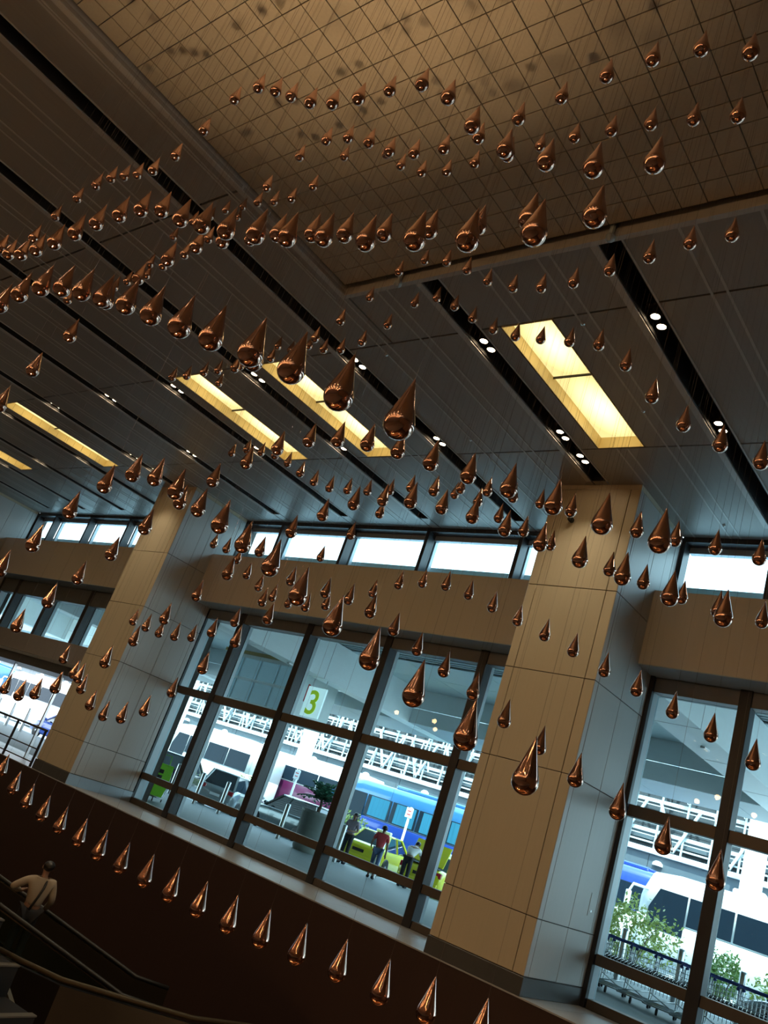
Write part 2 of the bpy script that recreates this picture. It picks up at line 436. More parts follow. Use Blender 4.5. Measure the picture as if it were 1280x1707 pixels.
for k in KS:
    x = slot_x(k) - .02
    ys = list(LAMPY)
    if k in (1, 6): ys.append(11.18)
    ys = ys + ([] if SOF[0] < x < SOF[1] else [-1.0]) + [-2.4, -3.8, -5.2, -6.6, -8.0]
    for y in sorted(ys):
        near = {7.90:'nearer', 10.40:'farther', 11.18:'nearest-the-pillar'}.get(y)
        if k in slotname and near:
            lab = f'{near} pair of round lamps in the {slotname[k]}'
        else: lab = 'pair of round lamps in a far ceiling slot, beyond the named ones'
        downlight(x, y, lab, 62 if (-9 < k < 9 and y > 0) else None)
spk = MB().lathe([(0,-.035),(.012,-.035),(.014,-.02),(.03,-.018),(.03,-.012),(.008,-.01),(.008,.01),(0,.01)], 10).mesh('sprinkler', STEEL)
for n, (x, y) in enumerate([(-5.3,9.75),(-5.3,7.65),(-8.75,7.7),(-8.75,10.3),(-5.27,13.5),(-10.6,13.3),(-13.2,13.3)]):
    tag(link('sprinkler_head', spk, None, (x, y, ZC)), 'tiny steel sprinkler head on the dark ceiling panels', 'sprinkler', 'ceiling sprinklers')
# ------------------------------------------------------------------ pillars clad in panels
ROWS = [.256, 1.03, 3.11, 4.62, 6.15, 8.06]
for (x0, x1), nm in zip(PILX, ('right', 'left', 'farthest')):
    p = empty('pillar', (0,0,0), kind='structure')
    b = MB(); b.box(x0+.02, x1-.02, 12.02, 14.5, 0, ZC); b.build('pillar_core', JOINT, p)
    cols = [x0, x0+.175, x1-.19, x1]
    for z0, z1 in zip(ROWS, ROWS[1:]):
        for a, c in zip(cols, cols[1:]):
            MB().cbox(a+.006, c-.006, 12.0, 12.03, z0+.006, z1-.006, .004).build('cladding_panel', CLAD, p)
        yc = [12.0, 12.14, 13.02, 13.82, 14.0]
        for a, c in zip(yc, yc[1:]):
            MB().cbox(x1-.03, x1, a+.0045, c-.0045, z0+.006, z1-.006, .004).build('cladding_panel', CLAD2, p)
            MB().cbox(x0, x0+.03, a+.0045, c-.0045, z0+.006, z1-.006, .004).build('cladding_panel', CLAD2, p)
    MB().box(x0+.005, x1-.005, 12.005, 14.0, 8.06, ZC).build('head_strip', CLAD, p)
    MB().cbox(x0-.012, x1+.012, 11.985, 14.0, 0, .25, .006).build('plinth', PLINTH, p)
    if nm != 'right': MB().box(x1+.012, x1+.018, 11.99, 13.95, 0, .25).build('side_plinth', ALU, p)
    if nm == 'right':
        b = MB(); b.box(x1, x1+.006, 13.55, 13.80, 1.28, 1.62); b.build('access_hatch', CLAD2, p)
        b = MB(); b.box(x1+.006, x1+.012, 13.62, 13.66, 1.34, 1.37); b.build('hatch_latch', STEEL, p)
b = MB(); b.tube([(-7.35,11.99,7.42),(-7.35,11.93,7.42)], .05, 10); b.tube([(-7.35,11.93,7.42),(-7.35,11.88,7.40)], .035, 10)
tag(b.build('spot_fitting', BLACK), 'small dark fitting at the upper left of the right pillar', 'sensor')
# ------------------------------------------------------------------ window wall
BAYS = [(-31.76, -20.67), (-19.06, -7.88), (-6.19, 6.5)]
MUL = [-4.55 - 2.58*k for k in range(-4, 12)]
wall = empty('wall_front', (0,0,0), kind='structure')
for bx0, bx1 in BAYS:
    b = MB(); b.box(bx0, bx1, 13.38, 14.6, 5.42, 6.73); b.build('spandrel_core', JOINT, wall)
    cuts = [bx0] + [m for m in sorted(MUL) if bx0+.4 < m < bx1-.4] + [bx1]
    for a, c in zip(cuts, cuts[1:]):
        MB().box(a+.0015, c-.0015, 13.35, 13.40, 5.39, 6.75).build('spandrel_panel', SPAN, wall)
    MB().box(bx0, bx1, 13.352, 14.3, 6.74, 6.755).build('spandrel_ledge', CLAD2, wall)
    MB().box(bx0, bx1, 13.352, 14.3, 5.375, 5.395).build('window_reveal', GREYP, wall)
    MB().box(bx0, bx1, 14.06, 14.5, 8.09, ZC+.3).build('wall_head', BRONZE, wall)
wn_ = 0
def mullion(t, x, z0, z1, yf=13.95, wd=.20):
    MB().cbox(x-wd/2, x+wd/2, yf, yf+.27, z0, z1, .008).build('mullion', BRONZE, t)
    MB().cbox(x-.05, x+.05, yf+.33, yf+.44, z0, z1, .006).build('outer_fin', ALU, t)
def rail(t, x0, x1, z0, z1, yf=13.98, m=None):
    MB().cbox(x0, x1, yf, yf+.22, z0, z1, .006).build('transom', m or RAILB, t)
    MB().box(x0, x1, yf+.33, yf+.40, z0+.02, z1-.02).build('outer_cap', ALU, t)
def pane(t, x0, x1, z0, z1, y=14.25): MB().box(x0, x1, y, y+.02, z0, z1).build('glass_pane', GLASS, t)
for bi, (bx0, bx1) in enumerate(BAYS):
    ms = [m for m in sorted(MUL) if bx0+.25 < m < bx1-.25]
    # clerestory
    wn_ += 1; t = empty(f'window_{wn_}', (0,0,0), kind='structure')
    xs = [bx0] + ms + [bx1]
    for m in ms: mullion(t, m, 6.755, 8.13, 14.05, .10)
    for e, s_ in ((bx0, 1), (bx1, -1)): MB().box(min(e,e+s_*.07), max(e,e+s_*.07), 14.05, 14.32, 6.755, 8.13).build('jamb', BRONZE, t)
    MB().box(bx0+.07, bx1-.07, 14.05, 14.3, 8.05, 8.13).build('head_rail', BRONZE, t)
    MB().box(bx0+.07, bx1-.07, 14.30, 14.42, 7.93, 8.05).build('outer_cap', ALU, t)
    MB().box(bx0+.07, bx1-.07, 14.20, 14.45, 6.755, 6.80).build('bottom_rail', ALU, t)
    for a, c in zip(xs, xs[1:]): pane(t, a+.05, c-.05, 6.78, 8.06, 14.34)
    # the tall windows
    wn_ += 1; t = empty(f'window_{wn_}', (0,0,0), kind='structure')
    zb = 0.0 if bi else 3.40
    zt = 5.375
    for m in ms: mullion(t, m, zb, zt)
    for e, s_ in ((bx0, 1), (bx1, -1)):
        MB().cbox(min(e,e+s_*.08), max(e,e+s_*.08), 13.95, 14.06, zb, zt, .006).build('jamb', BRONZE, t)
        MB().box(min(e,e+s_*.075), max(e,e+s_*.075), 14.06, 14.32, zb, zt).build('outer_fin', ALU, t)
    headz = 5.10 if bi else 4.85
    for a, c in zip(xs, xs[1:]):
        rail(t, a+.10, c-.10, headz, zt-.01, m=HEADM)
        if bi:
            rail(t, a+.10, c-.10, 2.96, 3.15); rail(t, a+.10, c-.10, .63, .79); rail(t, a+.10, c-.10, .0, .14)
            pane(t, a+.08, c-.08, .14, .64); pane(t, a+.08, c-.08, .78, 2.97); pane(t, a+.08, c-.08, 3.14, headz+.01)
        else:
            rail(t, a+.10, c-.10, 3.30, 3.45, m=BRONZE); pane(t, a+.08, c-.08, 3.44, headz+.01)
# vestibule canopy of the entrance in the left bay
MB().cbox(-31.7, -20.68, 12.30, 14.0, 2.74, 3.30, .01).build('vestibule_fascia', VEST, wall)
MB().box(-31.7, -20.68, 12.26, 12.31, 2.66, 2.735).build('vestibule_trim', STEEL, wall)
MB().box(-31.7, -20.68, 12.34, 14.1, 2.42, 2.66).build('vestibule_soffit', PLINTH, wall)
for m in (-23.4, -26.4, -29.4):
    MB().cbox(m-.03, m+.03, 13.2, 13.28, 0, 2.42, .006).build('door_jamb', STEEL, wall)
# the rest of the shell
b = MB(); b.box(-38, 8, 11.95, 14.62, -.12, 0.0)
fl = empty('floor', (0,0,0), kind='structure')
n = 30
for i in range(n):
    a = -38 + 46*i/n
    MB().box(a+.002, a+46/n-.002, 11.975, 13.96, -.02, 0.0).build('sill_slab', SILL, fl)
MB().box(-38, 8, 13.96, 14.62, -.02, -.001).build('threshold', PLINTH, fl)
MB().box(-38, 8, -9.05, .85, -.3, 0.0).build('hall_deck', FLOORH, fl)
MB().box(-38, 8, .85, 11.98, -5.3, -5.0).build('lower_deck', FLOORD, fl)
b = MB(); b.box(-38, 8, 11.98, 14.6, -5.0, -.02); tag(b.build('wall_well', DARKWALL), kind='structure')
b = MB(); b.box(-38, 8, .75, .85, -5.0, -.3); tag(b.build('wall_well_near', DARKWALL), kind='structure')
b = MB(); b.box(-38, 8, -9.25, -9.05, -.3, 9.0); tag(b.build('wall_rear', BACKW), kind='structure')
b = MB(); b.box(-38.2, -38, -9.25, 14.6, -5.3, 9.0); tag(b.build('wall_left', CLAD), kind='structure')
b = MB(); b.box(8, 8.2, -9.25, 14.6, -5.3, 9.0); tag(b.build('wall_right', BACKW), kind='structure')
# ------------------------------------------------------------------ copper droplets on their wires
DROPS = {
 'A': [(-6.121, 2.449, 6.452),(-5.754, 2.41, 6.629),(-5.16, 2.286, 6.368),(-5.058, 2.378, 6.385),(-4.838, 2.406, 6.261),(-4.498, 2.39, 6.034),(-4.272, 2.428, 5.97),(-3.945, 2.406, 5.853),(-4.064, 2.688, 6.296),(-3.466, 2.5, 5.876),(-3.069, 2.428, 5.507),(-2.739, 2.398, 5.112),(-2.509, 2.473, 4.924),(-2.115, 2.377, 4.605),(-1.772, 2.301, 4.373),(-1.504, 2.345, 4.352)],
 'B': [(-3.486, 3.149, 6.082),(-3.056, 3.036, 5.975),(-2.908, 3.21, 6.297),(-2.458, 3.044, 6.106),(-2.154, 3.037, 6.099),(-1.862, 3.056, 6.063),(-1.531, 2.999, 5.806)],
 'C': [(-5.828, 3.238, 6.829),(-5.159, 3.029, 6.568),(-5.021, 3.128, 6.644),(-4.5, 2.994, 6.259),(-4.378, 3.12, 6.247),(-4.124, 3.158, 6.171),(-3.853, 3.193, 6.158)],
 'D': [(-6.111, 3.669, 6.963),(-5.882, 3.714, 7.325),(-5.22, 3.701, 7.106),(-5.117, 3.829, 7.054),(-4.82, 3.851, 6.89),(-4.649, 3.981, 6.969),(-4.205, 3.86, 6.794),(-2.913, 2.91, 5.474),(-3.681, 4.006, 6.947),(-3.122, 3.724, 6.543),(-2.777, 3.678, 6.429),(-2.449, 3.648, 6.33),(-2.135, 3.637, 6.236),(-1.731, 3.422, 5.873)],
 'E': [(-7.803, 3.773, 7.238),(-8.201, 4.146, 7.75),(-6.989, 3.665, 7.011),(-6.053, 3.191, 6.477),(-6.857, 3.763, 7.076),(-6.486, 3.724, 6.968)],
 'F': [(-8.3, 2.384, 6.023),(-7.874, 2.352, 6.107),(-7.487, 2.323, 6.129),(-7.38, 2.376, 6.234),(-7.284, 2.441, 6.293),(-7.189, 2.508, 6.349),(-6.648, 2.421, 6.134),(-6.306, 2.407, 6.173)],
 'G': [(-7.235, 1.83, 4.862),(-6.617, 1.743, 4.574),(-6.123, 1.686, 4.407),(-7.231, 2.012, 5.133),(-5.839, 1.678, 4.37),(-5.243, 1.58, 4.2),(-5.034, 1.595, 4.239),(-4.933, 1.645, 4.338),(-4.723, 1.672, 4.37),(-4.622, 1.735, 4.442),(-4.527, 1.811, 4.479),(-4.096, 1.759, 4.239),(-3.652, 1.684, 4.006),(-3.436, 1.712, 3.936),(-3.063, 1.667, 3.774),(-2.953, 1.759, 3.808),(-2.915, 1.919, 3.939),(-2.596, 1.922, 3.836),(-2.166, 1.827, 3.652),(-1.855, 1.805, 3.553),(-1.534, 1.783, 3.481),(-1.5, 2.042, 3.784)],
 'H': [(-7.503, 3.359, 6.607),(-8.3, 3.878, 7.38),(-8.3, 4.196, 7.655),(-4.93, 2.662, 5.09),(-3.676, 2.124, 4.339),(-3.528, 2.239, 4.401),(-3.201, 2.222, 4.3),(-3.215, 2.481, 4.537),(-2.906, 2.529, 4.52),(-2.608, 2.58, 4.514),(-1.925, 2.176, 4.007)],
 'I': [(-8.3, 3.258, 5.809),(-8.3, 3.354, 5.965),(-5.555, 2.307, 4.564),(-8.3, 3.513, 6.184),(-8.3, 3.489, 6.327),(-7.469, 3.274, 5.925),(-4.792, 2.107, 4.4),(-8.3, 3.586, 6.807),(-6.835, 3.129, 5.808),(-4.757, 2.228, 4.604),(-6.666, 3.194, 6.012),(-4.521, 2.264, 4.622)],
 'J': [(-4.867, 1.381, 3.47),(-4.693, 1.391, 3.522),(-4.357, 1.367, 3.481),(-4.273, 1.434, 3.514),(-4.048, 1.453, 3.459),(-3.97, 1.529, 3.463),(-4.497, 1.76, 3.724),(-3.513, 1.465, 3.288),(-3.131, 1.421, 3.131),(-2.798, 1.397, 2.996),(-2.57, 1.416, 2.919),(-2.286, 1.422, 2.817),(-2.059, 1.447, 2.739),(-1.802, 1.465, 2.626),(-1.566, 1.519, 2.545)],
 'K': [(-5.743, 1.945, 3.221),(-5.843, 2.06, 3.6),(-8.3, 2.891, 5.347),(-5.649, 2.102, 3.899)],
 'L': [(-3.061, 1.935, 3.242)],
 'M': [(-5.642, 4.72, 6.648),(-5.446, 4.821, 6.833),(-4.934, 4.639, 6.549),(-4.637, 4.64, 6.382),(-4.49, 4.802, 6.348),(-4.057, 4.677, 6.085),(-3.655, 4.554, 5.905),(-3.272, 4.444, 5.789),(-2.837, 4.231, 5.639),(-2.498, 4.154, 5.616),(-2.236, 4.177, 5.694),(-1.935, 4.131, 5.645)],
 'N': [(-5.884, 4.449, 5.854),(-6.075, 4.833, 6.487),(-5.925, 5.081, 6.285),(-5.713, 5.143, 6.582),(-5.538, 5.255, 6.705),(-5.206, 5.221, 6.51),(-4.896, 5.207, 6.294),(-4.739, 5.38, 6.258),(-4.286, 5.193, 5.972),(-4.108, 5.344, 6.022),(-3.571, 5.039, 5.694),(-3.035, 4.665, 5.315),(-2.805, 4.736, 5.148),(-2.413, 4.509, 4.68),(-2.151, 4.518, 4.444),(-1.888, 4.521, 4.282),(-1.628, 4.53, 4.157)],
 'O': [(-8.3, 4.34, 5.361),(-8.3, 4.497, 5.489),(-7.961, 4.489, 5.496),(-7.839, 4.574, 5.566),(-8.3, 4.926, 5.678),(-6.669, 4.051, 5.099),(-8.3, 5.109, 6.053),(-7.112, 4.683, 5.723),(-7.936, 5.252, 6.412),(-8.157, 5.599, 6.633),(-7.341, 5.256, 6.336),(-6.281, 4.532, 5.761),(-6.674, 4.979, 5.997),(-6.299, 4.909, 5.892),(-5.918, 4.831, 5.882)],
 'P': [(-4.765, 2.398, 2.836),(-4.634, 2.468, 2.955),(-4.531, 2.56, 2.975),(-4.092, 2.466, 2.835),(-5.042, 3.108, 3.09),(-4.324, 2.806, 2.891),(-4.986, 3.252, 3.348),(-4.925, 3.417, 3.593),(-4.636, 3.419, 3.706),(-4.358, 3.443, 3.774),(-4.013, 3.399, 3.737),(-3.615, 3.303, 3.633),(-3.469, 3.438, 3.651),(-2.992, 3.248, 3.447),(-2.775, 3.344, 3.413),(-2.378, 3.209, 3.254),(-2.13, 3.271, 3.192),(-1.693, 3.004, 2.968),(-1.402, 2.97, 2.878)],
 'Q': [(-8.3, 5.502, 5.022),(-7.575, 5.189, 4.861),(-8.071, 5.743, 5.164),(-7.33, 5.41, 4.902),(-7.22, 5.535, 4.871),(-6.601, 5.267, 4.579),(-6.489, 5.397, 4.541),(-6.363, 5.524, 4.536),(-6.218, 5.647, 4.578),(-6.059, 5.778, 4.631),(-6.058, 6.1, 4.813),(-5.332, 5.628, 4.591),(-4.297, 4.815, 4.115),(-4.797, 5.734, 4.634),(-4.324, 5.538, 4.502),(-4.026, 5.532, 4.439),(-3.963, 5.868, 4.557),(-3.176, 5.129, 4.11)],
 'R': [(-4.726, 4.139, 3.527),(-4.317, 4.028, 3.575),(-4.373, 4.361, 3.782),(-3.634, 3.881, 3.522),(-3.64, 4.216, 3.651),(-3.317, 4.174, 3.565),(-3.15, 4.343, 3.557),(-2.72, 4.151, 3.377),(-2.339, 4.007, 3.224),(-2.073, 4.04, 3.15),(-1.745, 3.952, 3.022),(-1.485, 4.023, 2.965)],
 'S': [(-5.559, 5.567, 4.264),(-5.157, 6.1, 4.771),(-4.525, 5.704, 4.48),(-4.243, 5.709, 4.322),(-3.839, 5.56, 4.125),(-3.886, 6.1, 4.249),(-2.476, 4.871, 3.834),(-2.332, 5.169, 3.918),(-2.172, 5.487, 4.013),(-1.848, 5.444, 3.932)],
 'T': [(-2.872, 5.374, 3.743),(-2.615, 5.431, 3.683),(-2.596, 6.1, 3.85),(-2.053, 5.444, 3.526),(-1.913, 5.923, 3.655)],
 'U': [(-5.721, 2.466, 2.224),(-6.52, 3.136, 1.984),(-5.316, 2.407, 2.406),(-6.02, 3.032, 2.199),(-5.139, 2.448, 2.673),(-6.164, 3.243, 2.473),(-5.672, 3.143, 2.664),(-5.104, 2.976, 2.82)],
 'V': [(-3.62, 2.511, 2.655),(-3.725, 2.78, 2.662),(-3.185, 2.588, 2.472),(-2.98, 2.646, 2.359),(-2.72, 2.681, 2.247),(-2.476, 2.726, 2.134),(-2.139, 2.677, 2.01),(-1.83, 2.663, 1.892),(-1.509, 2.607, 1.791)],
 'W': [(-8.156, 5.69, 3.86),(-7.732, 5.581, 3.766),(-7.637, 5.711, 3.695),(-7.271, 5.639, 3.5),(-6.913, 5.571, 3.355),(-6.801, 5.708, 3.305),(-6.921, 6.056, 3.359),(-6.099, 5.565, 3.201),(-5.948, 5.675, 3.278),(-5.097, 5.102, 3.181),(-5.796, 6.1, 3.611),(-5.404, 6.005, 3.696),(-5.196, 6.1, 3.771),(-4.735, 5.892, 3.689),(-4.574, 6.055, 3.682),(-4.146, 5.871, 3.523),(-3.978, 6.057, 3.486),(-3.586, 5.908, 3.338),(-3.227, 5.784, 3.203),(-2.962, 5.846, 3.1),(-2.638, 5.764, 2.973),(-2.381, 5.847, 2.88),(-2.028, 5.677, 2.732),(-1.702, 5.555, 2.585)],
 'X': [(-5.28, 3.915, 2.879),(-5.692, 4.449, 3.307),(-5.825, 5.024, 3.268),(-4.91, 4.054, 3.332),(-6.741, 6.1, 3.961),(-5.252, 4.955, 3.167),(-5.97, 5.687, 4.069)],
 'Y': [(-6.102, 4.306, 2.784),(-6.412, 5.054, 2.801),(-6.423, 5.29, 3.11),(-5.468, 4.629, 2.764),(-4.317, 4.589, 2.932),(-4.29, 4.883, 2.902),(-4.149, 5.063, 2.822),(-3.789, 4.999, 2.679),(-3.37, 4.84, 2.524),(-3.131, 4.941, 2.399),(-2.948, 5.166, 2.314),(-2.336, 4.575, 2.095),(-2.034, 4.54, 1.98),(-1.811, 4.686, 1.884),(-1.491, 4.608, 1.785)],
 'Z': [(-7.9, 4.396, 1.975),(-6.325, 3.878, 1.979),(-8.206, 5.142, 2.645),(-6.512, 4.165, 2.255),(-7.541, 4.891, 2.553),(-7.704, 5.178, 2.578),(-6.13, 4.114, 2.484),(-7.073, 4.938, 2.529),(-7.443, 5.401, 2.648),(-6.578, 4.97, 2.64),(-5.515, 4.432, 2.473)],
 'a': [(-7.814, 3.93, 1.521),(-7.263, 3.797, 1.507),(-7.156, 3.874, 1.564),(-6.821, 3.841, 1.663),(-7.571, 4.377, 1.861),(-7.3, 4.285, 1.829),(-7.514, 4.486, 1.755),(-7.214, 4.465, 1.639),(-7.12, 4.584, 1.589),(-6.582, 4.415, 1.617),(-6.627, 4.641, 1.742),(-6.643, 4.856, 1.987),(-5.716, 4.375, 2.191)],
 'b': [(-7.366, 4.015, 0.866),(-6.884, 3.916, 0.799),(-6.615, 3.924, 0.752),(-6.185, 3.838, 0.743),(-5.931, 3.859, 0.723),(-5.544, 3.797, 0.724),(-5.074, 3.661, 0.739),(-4.854, 3.705, 0.725),(-4.538, 3.676, 0.732),(-4.159, 3.586, 0.749),(-3.956, 3.651, 0.738),(-3.616, 3.587, 0.756),(-3.418, 3.661, 0.757),(-3.106, 3.62, 0.779),(-2.9, 3.717, 0.781),(-2.567, 3.649, 0.797),(-2.331, 3.699, 0.81),(-2.028, 3.667, 0.827)],
}

STRAND = {
 'A':'the arc under the brightest soffit tiles', 'B':'the row rising to the top right corner', 'C':'the short row below the topmost arc',
 'D':'the wavy row halfway down the tiled soffit', 'E':'the tiny cluster at the soffit corner', 'F':'the small climbing row at the upper left',
 'G':'the long row along the lower soffit', 'H':'the row half hidden behind the big soffit droplets', 'I':'the cluster beside the dark slot left of the soffit',
 'J':'the row that swells to the largest droplet', 'K':'the sparse ones on the dark ceiling at far left', 'L':'the gap behind the large central row',
 'M':'the row hugging the front edge of the soffit', 'N':'the arc passing the wide light box', 'O':'the tiny row above the narrow light boxes',
 'P':'the arc swelling from left pillar to right pillar', 'Q':'the tiny row dipping below the narrow light boxes', 'R':'the row over the middle clerestory falling to the right',
 'S':'the scattered row at the top of the window wall', 'T':'the row beside the top of the right pillar', 'U':'the scatter over the left clerestory',
 'V':'the big row diving across the middle window', 'W':'the long tiny chain across spandrel and right pillar', 'X':'the few at the left end of the middle clerestory',
 'Y':'the chain stepping down over window head and pillar', 'Z':'the cluster beside the left pillar', 'a':'the wavy chain across entrance and left pillar',
 'b':'the lowest row against the brown wall'}
D = .0935; R_ = D/2; TIP = 1.66*D
prof = [(0, -R_)]
for i in range(1, 15):
    a = -math.pi/2 + (math.pi/2 + .31)*i/14
    prof.append((R_*math.cos(a), R_*math.sin(a)))
r0, z0 = prof[-1]
for i in range(1, 11):                                   # slightly hollow neck up to the wire
    t = i/10
    r = r0*(1-t) + .0022*t - 0.035*R_*math.sin(math.pi*t)*(.55+.45*t)
    prof.append((max(r, .002), z0 + (TIP-z0)*t))
prof.append((0, TIP+.002))
drop_me = MB().lathe(prof, 28).mesh('droplet', COPPER)
wire_me = MB().tube([(0,0,0),(0,0,1)], 0.0006, 4, caps=False).mesh('wire', WIRE)
allp = []
for k, L in DROPS.items():
    for i, p in enumerate(L):
        d = (Vector(p)-cam_v).dot(fwd); allp.append((d, k, i, p))
allp.sort(key=lambda q: q[0])
small = MB()
for n, (d, k, i, p) in enumerate(allp):
    top = ZS + .02
    if n < 300:
        o = link('copper_droplet', drop_me, None, p)
        m = len(DROPS[k])
        if m == 1: lab = 'single large copper droplet in ' + STRAND[k]
        else:
            if i < (m+1)//2: lab = f'copper droplet, {ORD[i]} from left in {STRAND[k]}'
            else: lab = ('copper droplet, ' + ('rightmost' if i == m-1 else ORD[m-1-i] + ' from right') + f' in {STRAND[k]}')
        tag(o, lab, 'droplet', 'copper droplets hanging on wires')
        wo = link('wire', wire_me, o, (0, 0, TIP)); wo.scale = (1, 1, top - p[2] - TIP)
    else:
        b = MB().lathe(prof[::2] + [prof[-1]], 12); b.xf(Matrix.Translation(p)); small.add(b.v, b.f, True)
        small.tube([(p[0], p[1], p[2]+TIP), (p[0], p[1], top)], 0.0006, 4, caps=False)
tag(small.build('distant_droplets', COPPER), 'smallest and farthest copper droplets among the hanging rows', 'droplets', kind='stuff')
# ------------------------------------------------------------------ well: uplights, escalators, curved parapet, rider
def uplight(x, y, e, label):
    t = empty('floor_uplight', (x, y, -5.0), label=label, cat='floor lamp', group='floor uplights below the droplets')
    MB().lathe([(0,0),(.20,0),(.20,.10),(.17,.12),(.15,.08),(0,.08)], 20).build('lamp_body', SLOT, t)
    MB().lathe([(0,.095),(.14,.095),(.14,.11),(0,.118)], 20).build('lens', UPL, t)
    L = bpy.data.lights.new('uplight_beam', 'SPOT'); L.energy = e; L.color = (1,.66,.36); L.spot_size = .50; L.spot_blend = 1.0; L.shadow_soft_size = .19
    lo = bpy.data.objects.new('uplight_beam', L); C.objects.link(lo); lo.parent = t; lo.location = (0,0,.16); lo.rotation_euler = (math.pi, 0, 0)
uplight(-5.8, 1.9, 1350, 'round floor uplight under the hanging droplets, farther along the well')
uplight(-4.2, 1.9, 1250, 'round floor uplight under the hanging droplets, nearer along the well')
# dais added in orange so the droplets mirror a warm-lit floor
t = empty('reflector', (-4.8, 4.6, -5.0), label='added orange dais on the lower floor under the droplets', cat='platform')
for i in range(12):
    MB().cbox(-4.8+.8*i, -4.01+.8*i, -3.0, 3.0, 0, .09, .01).build('board', REFLB, t)
# unseen floor lamps added to light the dais
def added_well_lamp(x, y):
    t = empty('added_standing_lamp', (x, y, -5.0), label='added standing lamp, out of view, to warm the lower floor', cat='floor lamp', group='standing lamps added on the lower floor')
    MB().lathe([(0,0),(.22,0),(.22,.03),(.03,.05),(.03,2.2),(0,2.2)], 14).build('stand', SLOT, t)
    MB().lathe([(.0,2.5),(.16,2.5),(.28,2.15),(.26,2.15),(.14,2.47),(0,2.47)], 16).build('lamp_shade', GOLD, t)
    MB().ell((0,0,2.26), (.08,.08,.1)).build('bulb', UPL, t)
    L = bpy.data.lights.new('lamp_glow', 'POINT'); L.energy = 130; L.color = (1,.6,.28); L.shadow_soft_size = .1
    lo = bpy.data.objects.new('lamp_glow', L); C.objects.link(lo); lo.parent = t; lo.location = (0,0,2.05)
for x, y in ((.5, 4.6), (-4.8, 1.25), (-1.6, 7.9)): added_well_lamp(x, y)

def escalator(name, top, ang, slope, length, width, label, nsteps, hr=.92):
    """top: landing edge on the rider's centre line; runs down along local +x"""
    t = empty(name, top, ang, label=label, cat='escalator')
    h = .40; dz = h*math.tan(slope)
    st = MB()
    st.cbox(0, h, -width/2, width/2, -.03, 0, .006); st.box(h-.012, h, -width/2, width/2, -dz, -.03)
    st.box(h-.03, h, -width/2, width/2, 0, .003)
    me = st.mesh('step', STEP)
    for i in range(nsteps): link('step', me, t, (i*h, 0, -i*dz))
    nos = MB().box(h-.022, h+.002, -width/2, width/2, .003, .012).mesh('step_nosing', NOSE)
    L = nsteps*h; Z = -nsteps*dz
    for s_ in (-1, 1):
        y = s_*(width/2+.08)
        MB().prism([(-.6,-.25),(-.6,.10),(0,.12),(L,Z+.12),(L+.6,Z+.12),(L+.6,Z-.3),(L,Z-.3),(0,-.3)], y-.05, y+.05).build('skirt', SKIRT, t)
        MB().prism([(-.6,.10),(-.6,hr-.03),(0,hr-.03),(L,Z+hr-.03),(L+.6,Z+hr-.03),(L+.6,Z+.12),(L,Z+.12),(0,.12)], y-.006, y+.006).build('glass_panel', BALGLASS, t)
        MB().tube([(-.7,y,.35),(-.85,y,.55),(-.80,y,.82),(-.6,y,hr),(0,y,hr),(L,y,Z+hr),(L+.6,y,Z+hr)], .036, 8).build('handrail', BLACK, t)
        MB().beam((0,y-.0,hr-.05), (L,y,Z+hr-.05), .03, .02).build('handrail_trim', DULL, t)
    MB().prism([(-.6,-.3),(0,-.3),(L,Z-.3),(L+.6,Z-.3),(L+.6,max(Z-.9,-5-top[2])),(L,max(Z-.9,-5-top[2])),(0,-.9),(-.6,-.9)], -width/2-.1, width/2+.1).build('truss', SKIRT, t)
    return t
STEP = pmat('escalator_step', (.02,.018,.016), .85, .0, .15, noise=.2, nscale=40, stretch=(.3,40,1))
NOSE = pmat('step_edge', (.10,.085,.06), .7, .0, .3, noise=.1)
SKIRT = pmat('escalator_skirt', (.010,.009,.008), .35, .4, noise=.2)
rider = Vector((-13.55, 8.95, -2.55))
angA = math.atan2(.70, .71)
uA = Vector((math.cos(angA), math.sin(angA), 0)); slA = .258
escA = escalator('escalator', tuple(rider - uA*2.4 + Vector((0,0,2.4*slA))), angA, math.atan(slA), 4, 1.2, 'dark glass-sided escalator carrying a man in a white shirt', 11)
S0 = Vector((-6.91, 4.74, -.745)); hB = Vector((.985, .1726, 0)); cB = Vector((-.1726, .985, 0))
t = empty('staircase', tuple(S0 - cB*.62 - hB*.8 + Vector((0,0,.46))), math.atan2(hB.y, hB.x), label='dark stairs with pale step edges in the bottom left corner', cat='stairs')
for i in range(17):
    o = MB().cbox(0, .42, -.55, .55, -.24, 0, .008).build('step', STEP, t, (i*.40, 0, -i*.231))
    MB().box(.36, .424, -.55, .55, .0, .012).build('nosing', NOSE, o)
MB().prism([(-.1,.02),(0,.02),(6.9,-3.9),(6.9,-4.2),(0,-.36),(-.1,-.36)], .555, .60).build('stringer', NOSE, t)
MB().prism([(-.1,.02),(0,.02),(6.9,-3.9),(6.9,-4.2),(0,-.36),(-.1,-.36)], -.60, -.555).build('stringer', SKIRT, t)
